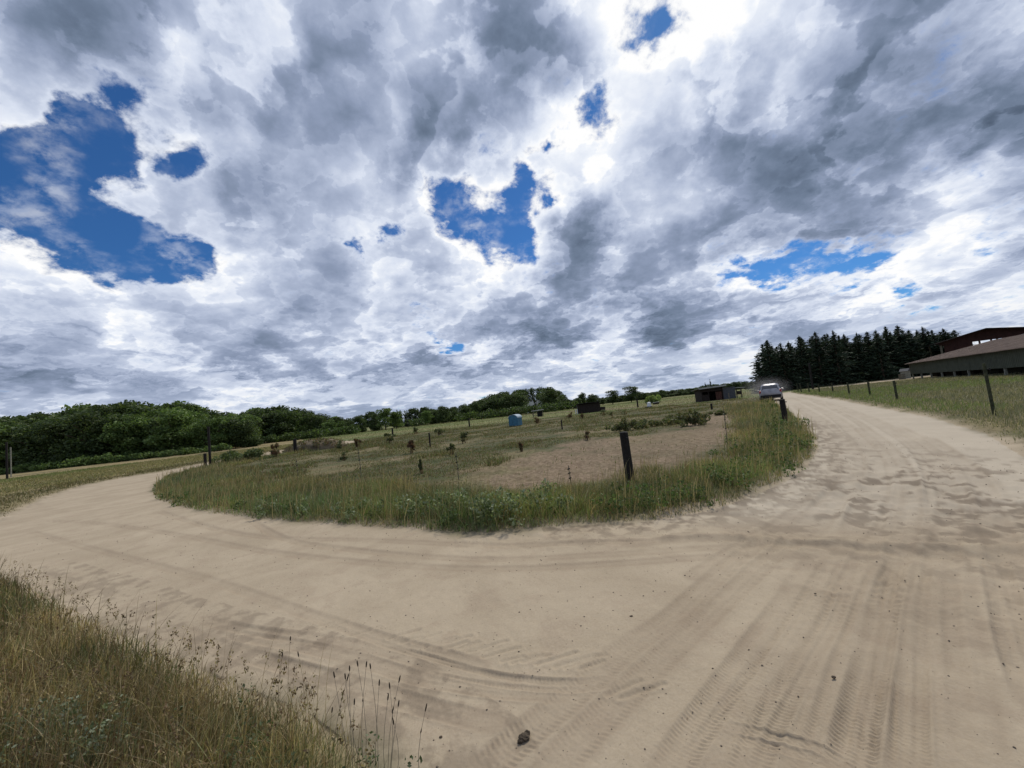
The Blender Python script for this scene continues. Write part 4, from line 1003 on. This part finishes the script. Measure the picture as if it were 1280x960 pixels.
def big_barn():
    Y = 69.; o = empty('hay_barn', (0, 0, 0), 0, 'tall dark red open barn with a flat-topped gable behind the long low shed', 'barn')
    rz = R(-38); td = np.array([math.cos(rz), math.sin(rz)]); L0 = aty(1170, 430, Y)[:2]
    def q(px, py):
        dd = ray(px, py); A_ = np.array([[dd[0], -td[0]], [dd[1], -td[1]]]); k, s_ = np.linalg.solve(A_, L0)
        return np.array([s_, 0, CZ+dd[2]*k])
    eL, kn, kr = q(1170, 430), q(1230, 411.5), q(1281, 410)
    d = (kr-kn)[0]; x0, x1, x2 = eL[0], kn[0], kr[0]; z0, z1, z2 = eL[2], kn[2], kr[2]
    x3 = x2+12; z3 = z2+2.2*(z2-z1); x4 = x3+8; z4 = z0+.4
    D = 9.
    prof = [(x0, z0), (x1, z1), (x2, z2), (x3, z2-.8), (x4, z4)]
    o.location = (L0[0], L0[1], 0); o.rotation_euler = (0, 0, rz)
    L_ = lambda x, y, z: (x-x0, y, z)
    for (xa, za), (xb, zb) in zip(prof, prof[1:]):
        ln = math.hypot(xb-xa, zb-za); an = math.atan2(zb-za, xb-xa); n = max(1, int(ln/2.4))
        for k in range(n):
            f = (k+.5)/n
            MB().box(L_(xa+(xb-xa)*f, D/2-.5, za+(zb-za)*f+.06), (ln/n+.03, D+1.2, .10), ry=-an).build('roof_sheet', mat_roof, o)
        MB().box(L_((xa+xb)/2, -.25-.02, (za+zb)/2-.10), (ln+.05, .08, .22), ry=-an).build('verge_board', M_barnred, o)
    def topz(x):
        return float(np.interp(x, [a for a, b in prof], [b for a, b in prof]))-.1
    # cladding boards of the front, leaving the openings
    ops = [(q(1219, 427)[0], q(1224, 427)[0]), (q(1226, 428)[0], q(1238.5, 428)[0]), (q(1241, 428)[0], q(1249.5, 428)[0])]
    zt, zb = q(1237, 424.6)[2], q(1237, 433.5)[2]
    x = x0+.35; bw = .55
    while x < x4-.3:
        xc = x+bw/2; inop = any(a-.15 < xc < b+.15 for a, b in ops) and not any(abs(xc-s_) < .12 for s_ in ())
        lo = zt if inop else zb-2.2
        hi = topz(xc)
        if xc < q(1182, 430)[0]: lo = hi-.45
        if hi > lo: MB().box(L_(xc, 0 if int(round((x-x0)/bw)) % 2 else .045, (lo+hi)/2), (bw+.03, .04, hi-lo)).build('front_board', M_barnred, o)
        x += bw
    for a, b in ops[1:]:   # posts between the openings
        MB().box(L_(a-.12, .06, (zt+zb)/2-1), (.22, .12, zt-zb+2)).build('mullion', M_barnred, o)
    for xx in (x0+.55, x0+9, x0+20, x0+32, x4-.4):
        MB().box(L_(xx, .2, topz(xx)/2), (.24, .24, topz(xx))).build('pillar', M_wood, o)
        MB().box(L_(xx, D-.2, topz(xx)/2), (.24, .24, topz(xx))).build('pillar', M_wood, o)
    # back and far side half clad
    MB().box(L_((x0+x4)/2+2, D, 2.1), (x4-x0-4, .08, 4.2)).build('back_wall', M_darkshed, o)
    # pale rail rising to the right across the front
    pa, pb = q(1254, 424.5), q(1283, 417); an = math.atan2(pb[2]-pa[2], pb[0]-pa[0])
    MB().box(L_((pa[0]+pb[0])/2, -.12, (pa[2]+pb[2])/2), (math.hypot(pb[0]-pa[0], pb[2]-pa[2]), .06, .16), ry=-an).build('pale_rail', M_white, o)
mat_roof = mat('dark_roof_sheet', (.035, .03, .028), 1., bump=.2, var=.25, scale=2, spec=.05)
big_barn()
def small_hut():
    p = aty(1133, 474, 66); o = empty('white_hut', (p[0], 66, 0), .3, 'small pale hut with a grey gable roof left of the long shed', 'hut')
    o.scale = (.62, .62, .72); MB().box((0, 0, .9), (1.0, 1.6, 1.8)).build('wall', M_greywood, o)
    MB().prism([(-.7, 1.75), (.7, 1.75), (0, 2.35)], 2.0, Matrix.Translation((0, 1.0, 0)) @ Matrix.Rotation(R(90), 4, 'X')).build('roof', M_tin, o)
    MB().box((.1, -.81, .75), (.5, .04, 1.3)).build('door', M_greywood, o)
    p = aty(1128, 474, 64); o = empty('crate_stack', (p[0], 64, 0), 0, 'stack of grey wooden crates left of the white hut', 'crates')
    o.scale = (.6, .6, .6)
    for k in range(3):
        c = MB(); 
        for s_ in (-.45, 0, .45): c.box((0, s_, .22+k*.5), (.9, .12, .4))
        c.box((-.4, 0, .22+k*.5), (.06, 1, .44)).box((.4, 0, .22+k*.5), (.06, 1, .44)); c.build('crate', M_wood, o)
small_hut()

# ------------------------------------------------------------------ field shelters
def shelter_right():
    Y = 58.; a = aty(878, 503, Y); o = empty('field_shelter', (a[0], Y, 0), R(-4), 'dark open horse shelter with a pale sloping roof and a grey metal extension', 'shelter')
    W1, W2, H1 = 3.45, 1.95, 2.0; o.scale = (.90, .95, .92)
    for k in range(8): MB().box((W1/16+k*W1/8, 2.6, H1/2), (W1/8-.02, .05, H1)).build('back_board', M_darkshed, o)
    MB().box((.03, 1.3, H1/2), (.05, 2.6, H1)).build('side_wall', M_darkshed, o); MB().box((W1, 1.3, H1/2+.05), (.05, 2.6, H1+.1)).build('side_wall', M_darkshed, o)
    for x in (.06, 1.15, 2.3, W1-.06): MB().box((x, .02, H1/2), (.12, .12, H1)).build('post', M_darkshed, o)
    MB().box((W1/2-.2, .03, H1-.22), (W1, .06, .45)).build('front_board', M_darkshed, o)
    MB().box((.6, .02, .55), (1.1, .05, 1.1)).build('front_panel', M_darkshed, o)
    for k in range(5): MB().box((-.45+.42+k*.86, 1.1, H1+.10+k*.026), (.87, 3.5, .05), ry=R(-1.5), rx=R(-5)).build('roof_sheet', M_roofgrey, o)
    MB().box((-.1+W1/2, -.64, H1+.19), (W1+.9, .05, .16), ry=R(-2)).build('fascia', M_roofgrey, o)
    for k in range(6): MB().box((W1+.18+k*W2/6, .02+.02*(k % 2), .93), (W2/6, .03, 1.86)).build('metal_sheet', M_tin, o)
    MB().box((W1+W2/2, 1.2, 1.9), (W2+.1, 2.4, .05), rx=R(-3)).build('extension_roof', M_tin, o)
    MB().box((W1+W2, 1.2, .9), (.04, 2.3, 1.8)).build('side_wall', M_tin, o)
    MB().box((2.72, -.03, .75), (.95, .05, 1.3)).box((2.72, -.07, .9), (.95, .04, .08)).build('red_door', M_rust, o)
    # the little porch right of it
    b = aty(920, 500, Y+1); p = empty('hay_rack', (b[0]+.2, Y+1, 0), 0, 'small roofed hay rack right of the grey metal extension', 'hay rack')
    for x in (0.05, .75): MB().box((x, 0, .75), (.12, .12, 1.5)).build('post', M_wood, p)
    MB().box((.4, 0, 1.55), (1.25, 1.2, .08), ry=R(4)).build('roof', M_roofgrey, p)
    MB().box((.4, 0, .8), (.6, .5, .5)).build('rack', M_darkshed, p)
shelter_right()
def dark_shed():
    Y = 66.; a = aty(723, 517, Y); o = empty('dark_shed', (a[0], Y, 0), R(-6), 'low dark brown field shed with a flat sagging roof', 'shed'); W_, H1 = 3.7, 1.55
    for k in range(9): MB().box((W_/18+k*W_/9, 0.02*(k % 2), H1/2), (W_/9-.03, .05, H1)).build('front_board', M_darkshed, o)
    for x in (0, W_): MB().box((x, 1.1, H1/2), (.06, 2.2, H1)).build('side_wall', M_darkshed, o)
    MB().box((W_/2, 2.2, H1/2), (W_, .06, H1)).build('back_wall', M_darkshed, o)
    for k in range(4): MB().box((W_/8+k*W_/4, 1.05, H1+.06+.04*(k in (1, 2))), (W_/4+.06, 2.9, .07), rx=R(-3)).build('roof_sheet', mat_roof, o)
    p = empty('white_post_pair', (a[0]-.45, Y-.2, 0), 0, 'pair of short whitish posts at the left end of the dark field shed', 'posts')
    for x in (0, .28): MB().box((x, 0, .45), (.09, .09, .95)).build('post', M_white, p)
    a = aty(751, 515, Y); q = empty('dark_trough', (a[0]+.35, Y+.1, 0), 0, 'dark trough at the right end of the dark field shed', 'trough')
    MB().box((0, 0, .55), (.7, 1.1, .5)).build('tub', M_darkshed, q); MB().box((-.3, -.4, .15), (.08, .08, .35)).box((.3, -.4, .15), (.08, .08, .35)).box((.3, .4, .15), (.08, .08, .35)).box((-.3, .4, .15), (.08, .08, .35)).build('leg', M_white, q)
dark_shed()
def feeder():
    Y = 76.; a = aty(667, 522, Y); o = empty('roofed_feeder', (a[0], Y, 0), R(3), 'small feeder with a pale flat roof on posts left of the dark shed', 'feeder')
    for x in (.05, 1.9):
        for y in (0, 1.3): MB().box((x, y, .62), (.09, .09, 1.25)).build('post', M_wood, o)
    MB().box((.98, .65, 1.32), (2.3, 1.9, .10), ry=R(-2)).build('roof', M_roofgrey, o)
    MB().box((1.35, .65, .62), (.95, .9, 1.05)).build('hay_box', M_black, o); MB().box((.4, .6, .3), (.7, .8, .1)).build('tray', M_wood, o)
feeder()
def blue_hutch():
    Y = 42.6; a = aty(645, 533, Y); o = empty('blue_hutch', (a[0], Y, 0), R(-28), 'blue plastic hutch with a rounded pale top standing in the paddock', 'hutch')
    o.scale = (.88, .88, .95)
    pr_ = lambda w, h0, h1, s_=1: [(-w/2, h0), (w/2, h0), (w/2, h1*.72)]+[(w/2*math.cos(t), h1*.72+h1*.28*math.sin(t)) for t in np.linspace(.25, math.pi-.25, 9)]+[(-w/2, h1*.72)]
    MB().prism(pr_(1.25, .12, 1.36), 1.15, Matrix.Translation((0, .575, 0)) @ Matrix.Rotation(R(90), 4, 'X')).build('shell', M_blue, o)
    arc = [(.66*math.cos(t), 1.0+.40*math.sin(t)) for t in np.linspace(.0, math.pi, 13)]; arc += [(.60*math.cos(t), .98+.37*math.sin(t)) for t in np.linspace(math.pi, 0, 13)]
    MB().prism(arc, 1.24, Matrix.Translation((0, .62, 0)) @ Matrix.Rotation(R(90), 4, 'X')).build('top', M_bluepale, o)
    MB().box((-.635, 0, .62), (.03, .8, .85)).build('dark_side', M_black, o)  # black sheet over the left side
    for x in (-.5, 0, .5): MB().box((x, -.585, .62), (.05, .03, .95)).build('rib', M_blue, o)
    for x in (-.5, .5): MB().box((x, 0, .06), (.12, 1.1, .12)).build('skid', M_wood, o)
blue_hutch()
def trough():
    Y = 57.; a = aty(812, 510.5, Y); o = empty('water_butt', (a[0], Y, 0), 0, 'small white water butt on a black base in the far paddock', 'water butt')
    MB().tube((0, 0, .25), (0, 0, .82), .30, .27, 14).tube((0, 0, .82), (0, 0, .87), .22, .12, 14).build('tank', M_white, o); MB().box((-.12, 0, .12), (.9, .6, .26), bevel=.03).build('base', M_black, o)
    a = aty(820, 503, 75); o = empty('hay_feeder', (a[0], 75, 0), 0, 'flat dark feeder lying beyond the white water butt', 'feeder')
    MB().box((0, 0, .22), (.95, .8, .4), bevel=.05).build('tub', M_darkshed, o); MB().box((0, 0, .44), (1.1, .9, .06)).build('lid', M_roofgrey, o)
trough()
def far_house():
    Y = 186.; a = aty(665, 512, Y); o = empty('white_house', (a[0], Y, 0), R(15), 'white gabled house glimpsed through the gap in the far wood', 'house')
    w = 3.0; h = 5.0; g_ = 7.6; o.scale = (.9, 1, .95)
    MB().prism([(-w/2, 0), (w/2, 0), (w/2, h), (0, g_), (-w/2, h)], 9, Matrix.Translation((0, 9, 0)) @ Matrix.Rotation(R(90), 4, 'X')).build('wall', M_white, o)
    for s_ in (-1, 1):
        an = math.atan2(g_-h, w/2); MB().box((s_*w/4+s_*.1, 4.5, (h+g_)/2+.05), (math.hypot(w/2, g_-h)+.4, 9.4, .14), ry=s_*an).build('roof', M_tin, o)
    for x, z in ((-1, 3.2), (1, 3.2), (0, 6)): MB().box((x, -.03, z), (.8, .06, 1.1)).build('window', M_black, o)
    a = aty(675, 510, 190); q = empty('white_annexe', (a[0], 190, 0), 0, 'white low wing right of the gabled house in the far wood', 'house')
    MB().box((0, 2, 2.9), (2.4, 4, 5.8)).build('wall', M_white, q); MB().box((0, 2, 5.9), (2.7, 4.4, .2)).build('roof', M_tin, q); MB().box((0, -.03, 3.8), (.8, .06, 1.2)).build('window', M_black, q)
far_house()

# ------------------------------------------------------------------ the car
def car():
    p = at(965, 500.5); o = empty('parked_car', (p[0], p[1]+.0, 0), math.atan2(.56, .83)*-1, 'grey estate car driving away along the sandy track in its own dust', 'car')
    paint = bpy.data.materials.new('car_paint'); paint.use_nodes = True; b = paint.node_tree.nodes['Principled BSDF']
    T = NT(paint.node_tree); tc = T.n.new('ShaderNodeTexCoord').outputs['Object']
    T.l.new(T.mix(T.mr(T.noise(tc, 3, 5, .6), .3, .7), (.24, .232, .25), (.34, .33, .345)), b.inputs['Base Color']); b.inputs['Roughness'].default_value = .35; b.inputs['Metallic'].default_value = .3
    glass = bpy.data.materials.new('car_glass'); glass.use_nodes = True; g = glass.node_tree.nodes['Principled BSDF']; g.inputs['Base Color'].default_value = (.05, .052, .06, 1); g.inputs['Roughness'].default_value = .08; g.inputs['Specular IOR Level'].default_value = .8
    red = mat('tail_red', (.30, .02, .02), .3, bump=0, var=.05)
    # rear faces local -y ; length along +y
    def ring(y, wb, wm, wt, zb, zm, zt):
        pts = [(-wb, zb), (wb, zb), (wm, zb+.18), (wm, zm-.12), (wm-.03, zm), (wt+.05, zt-.12), (wt-.06, zt-.02), (wt-.22, zt+.02), (-wt+.22, zt+.02), (-wt+.06, zt-.02), (-wt-.05, zt-.12), (-wm+.03, zm), (-wm, zm-.12), (-wm, zb+.18)]
        return [(x, y, z) for x, z in pts]
    st = [ring(-2.25, .70, .82, .74, .38, .95, 1.00), ring(-2.18, .80, .90, .78, .30, .98, 1.08), ring(-2.02, .84, .915, .66, .27, 1.0, 1.50), ring(-1.75, .85, .92, .65, .26, 1.0, 1.60), ring(-.6, .86, .925, .66, .25, .99, 1.65), ring(.35, .86, .925, .65, .25, .97, 1.60),
          ring(.75, .86, .92, .66, .25, .96, 1.42), ring(1.15, .86, .915, .72, .26, .95, 1.06), ring(1.9, .84, .89, .70, .28, .86, .92), ring(2.22, .76, .80, .62, .34, .70, .76)]
    body = MB().loft(st).build('body', paint, o, True)
    def quad(name, pts, m_, th=.015):
        bm = bmesh.new(); vs = [bm.verts.new(q) for q in pts]; bm.faces.new(vs); me = bpy.data.meshes.new(name); bm.to_mesh(me); bm.free(); me.materials.append(m_)
        q = bpy.data.objects.new(name, me); COL.objects.link(q); q.parent = o; mo = q.modifiers.new('th', 'SOLIDIFY'); mo.thickness = th; mo.offset = 0; return q
    quad('rear_window', [(-.66, -2.165, 1.08), (.66, -2.165, 1.08), (.58, -2.045, 1.46), (-.58, -2.045, 1.46)], glass, .03)
    quad('windscreen', [(-.62, .95, 1.08), (.62, .95, 1.08), (.58, .52, 1.54), (-.58, .52, 1.54)], glass, .06)
    for s_ in (-1, 1):
        for y0, y1 in ((-1.9, -1.15), (-1.05, -.2), (-.1, .75)):
            quad('side_window', [(s_*.885, y0, 1.06), (s_*.885, y1, 1.06), (s_*.735, y1-.05, 1.46), (s_*.735, y0+.08, 1.46)], glass, .04)
        MB().box((s_*.80, -2.20, .93), (.16, .10, .30), bevel=.02).build('tail_light', red, o)
        MB().box((s_*1.0, .72, 1.05), (.2, .1, .14), bevel=.03).build('mirror', paint, o)
        MB().box((s_*.62, 2.18, .66), (.3, .1, .16), bevel=.02).build('headlight', M_white, o)
        MB().tube((s_*.60, -1.7, 1.66), (s_*.60, .2, 1.67), .018, .018, 8).build('roof_rail', M_black, o)
        for y in (-1.35, 1.38):
            w = MB().tube((s_*.70, y, .33), (s_*.93, y, .33), .33, .33, 22).build('wheel', M_black, o, False)
            MB().tube((s_*.925, y, .33), (s_*.94, y, .33), .20, .19, 16).build('rim', M_roofgrey, w)
    MB().box((0, -2.27, .48), (1.62, .12, .26), bevel=.04).build('bumper', M_black, o)
    MB().box((0, -2.235, .82), (.52, .02, .11)).build('number_plate', mat('plate_yellow', (.55, .50, .30), .5, bump=0), o)
    # dust hanging round the car
    M_ = bpy.data.materials.new('dust'); M_.use_nodes = True; T = NT(M_.node_tree); T.n.remove(T.n['Principled BSDF'])
    v = T.n.new('ShaderNodeVolumePrincipled'); v.inputs['Color'].default_value = (.85, .80, .78, 1)
    tc = T.n.new('ShaderNodeTexCoord').outputs['Object']; ln = T.vmath('LENGTH', tc); dn = T.math('MULTIPLY', T.mr(ln, 1., .0), T.noise(tc, 2.2, 3, .5))
    T.l.new(T.math('MULTIPLY', dn, .16), v.inputs['Density']); T.l.new(v.outputs[0], T.n['Material Output'].inputs['Volume'])
    d = MB().ico((0, 0, 0), (1, 1, 1), 3).build('dust_cloud', M_); d.scale = (2.6, 5.5, 1.5); d.location = (p[0]+.6, p[1]+1.6, 1.2); d.rotation_euler = (0, 0, -.59); d['kind'] = 'stuff'
    return o
car().name = 'driving_car'

# ------------------------------------------------------------------ stalks in the foreground
def stalks():
    g = 'tall stalks with dark seed heads at the edge of the bank'
    L = [(440,958,437,838),(455,958,447,832),(462,958,458,833),(470,958,463,835),(478,960,474,856),(487,958,487,860),(492,958,499,852),(447,958,432,848),(503,960,498,882),(520,958,532,888),(430,955,418,846),(410,930,434,850),
         (455,960,443,880),(484,960,485,874),(496,960,492,905),(362,905,363,800),(356,900,353,820),(370,905,373,820),(415,940,415,890)]
    desc = ['leaning outward', 'with a narrow head', 'with a blunt dark head', 'with a bent tip', 'shorter than its neighbours', 'rising straight']
    for i, (bx, by, tx, ty) in enumerate(L):
        b = at(bx+(470-bx)*.35*(420 < bx < 510)+random.uniform(-9, 9), by+34, .0); D = b[1]; 
        # the tip stands at about the same distance as the foot
        t = aty(tx, ty, D+.05)
        if t[2] < .12: t[2] = .12
        head = .018+.014*random.random()
        lab = ['plantain stalk leaning farthest left of the tall tuft', 'plantain stalk with a bent dark head near the top of the tuft', 'tallest stalk of the tuft, with a thick dark head', 'stalk with a clustered dark head beside the tallest one', 'stalk with a thin head in the middle of the tuft',
               'stalk carrying two small heads right of the tuft centre', 'rightmost stalk of the dense tuft with a long upright head', 'pale stalk with a small head left in the tuft', 'stalk with a fat drooping head low on the right of the tuft', 'single stalk standing apart, rightmost at the edge of the sand',
               'slim stalk above the leafy weeds', 'stalk slanting right across the leafy weeds', 'short stalk low in the tuft', 'short stalk with a brown head behind the tuft', 'lowest stalk at the right of the tuft', 'tallest grass stem of the group left of the tuft',
               'left stem of the three bare grass stems', 'right stem of the three bare grass stems', 'short stem with a brown tip beside the leafy weeds'][i]
        o = empty('seed_stalk', (b[0], b[1], gz(b)-.02), 0, lab, 'stalk', g)
        v = Vector(t)-Vector(o.location); sag = Vector((random.uniform(-.035, .035), random.uniform(-.02, .02), 0))
        pts = [v*f+sag*math.sin(f*3.1) for f in (0, .25, .5, .75, 1)]
        MB().chain(pts, [.0012, .0011, .0010, .0009, .0007], 6).build('stem', M_straw if i > 14 else M_wood, o)
        c = pts[-1]; dirv = (pts[-1]-pts[-2]).normalized()
        m_ = MB(); m_.chain([c-dirv*head*.2, c, c+dirv*head*.4, c+dirv*head*.8, c+dirv*head], [.001, .0030, .0036, .0028, .0008], 7)
        m_.build('seed_head', M_seed, o)
        if i in (5, 6, 2, 9): c2 = pts[3]; MB().chain([c2-dirv*head*.3, c2, c2+dirv*head*.5], [.0008, .0032, .0008], 7).build('seed_head', M_seed, o)
stalks()
# ------------------------------------------------------------------ clods and stones on the sand
def clods():
    p = at(655, 922); o = empty('earth_clod', (p[0], p[1], gz(p)-.006), .4, 'dark crumbly clod of earth lying on the wheel track in front', 'clod')
    m_ = MB(); m_.ico((0, 0, .006), (.032, .022, .016), 3, .35, 3); m_.ico((.026, .016, .005), (.016, .014, .013), 3, .35, 5); m_.ico((-.026, -.01, .004), (.016, .012, .010), 3, .35, 8); m_.build('lump', M_clod, o)
    for i, (px, py, s_, lab) in enumerate([(789,770,.020,'small dark stone alone in the middle of the road'), (486*1.0+556,686+160,.016,'small dark stone right of the wheel tracks near the bottom'), (551,921,.015,'dark crumb left of the earth clod'), (1042,846,.018,'brown stone on the sand between the wheel tracks'), (1019,742,.015,'tiny stone near the crossing of the tracks')]):
        p = at(px, py); s_ *= .62; q = MB().ico((0, 0, .001), (s_, s_*.8, s_*.55), 2, .4, i).build('stone', M_clod); q.location = (p[0], p[1], gz(p)); tag(q, lab, 'stone', 'small stones on the sand')
    # grit
    n = 5200; X, Y, r = scatter(n, 1.8, 14, 0, 1.2); k = (Y > 1.4); X, Y, r = X[k], Y[k], r[k]; n = len(X)
    h = height(X, Y); base = np.array([(1, 0, 0), (0, 1, 0), (-1, 0, 0), (0, -1, 0), (0, 0, .8), (0, 0, -.8)], float)
    fc = np.array([(0, 1, 4), (1, 2, 4), (2, 3, 4), (3, 0, 4), (1, 0, 5), (2, 1, 5), (3, 2, 5), (0, 3, 5)])
    s_ = (.0016+.0045*RNG.random(n)**4)*(1+.10*r); V = base[None]*s_[:, None, None]*(.6+.7*RNG.random((n, 6, 1)))
    V = V+np.stack([X, Y, h+s_*.2], -1)[:, None]; Fq = (np.arange(n)*6)[:, None, None]+fc[None]
    o = np_mesh('road_grit', V.reshape(-1, 3), Fq.reshape(-1, 3), M_pebble); o['kind'] = 'stuff'
clods()
# remove prototypes that were never placed
for ks in protos.values():
    for pr in ks:
        if pr.name not in used:
            for ch in list(pr.children): bpy.data.objects.remove(ch)
            bpy.data.objects.remove(pr)
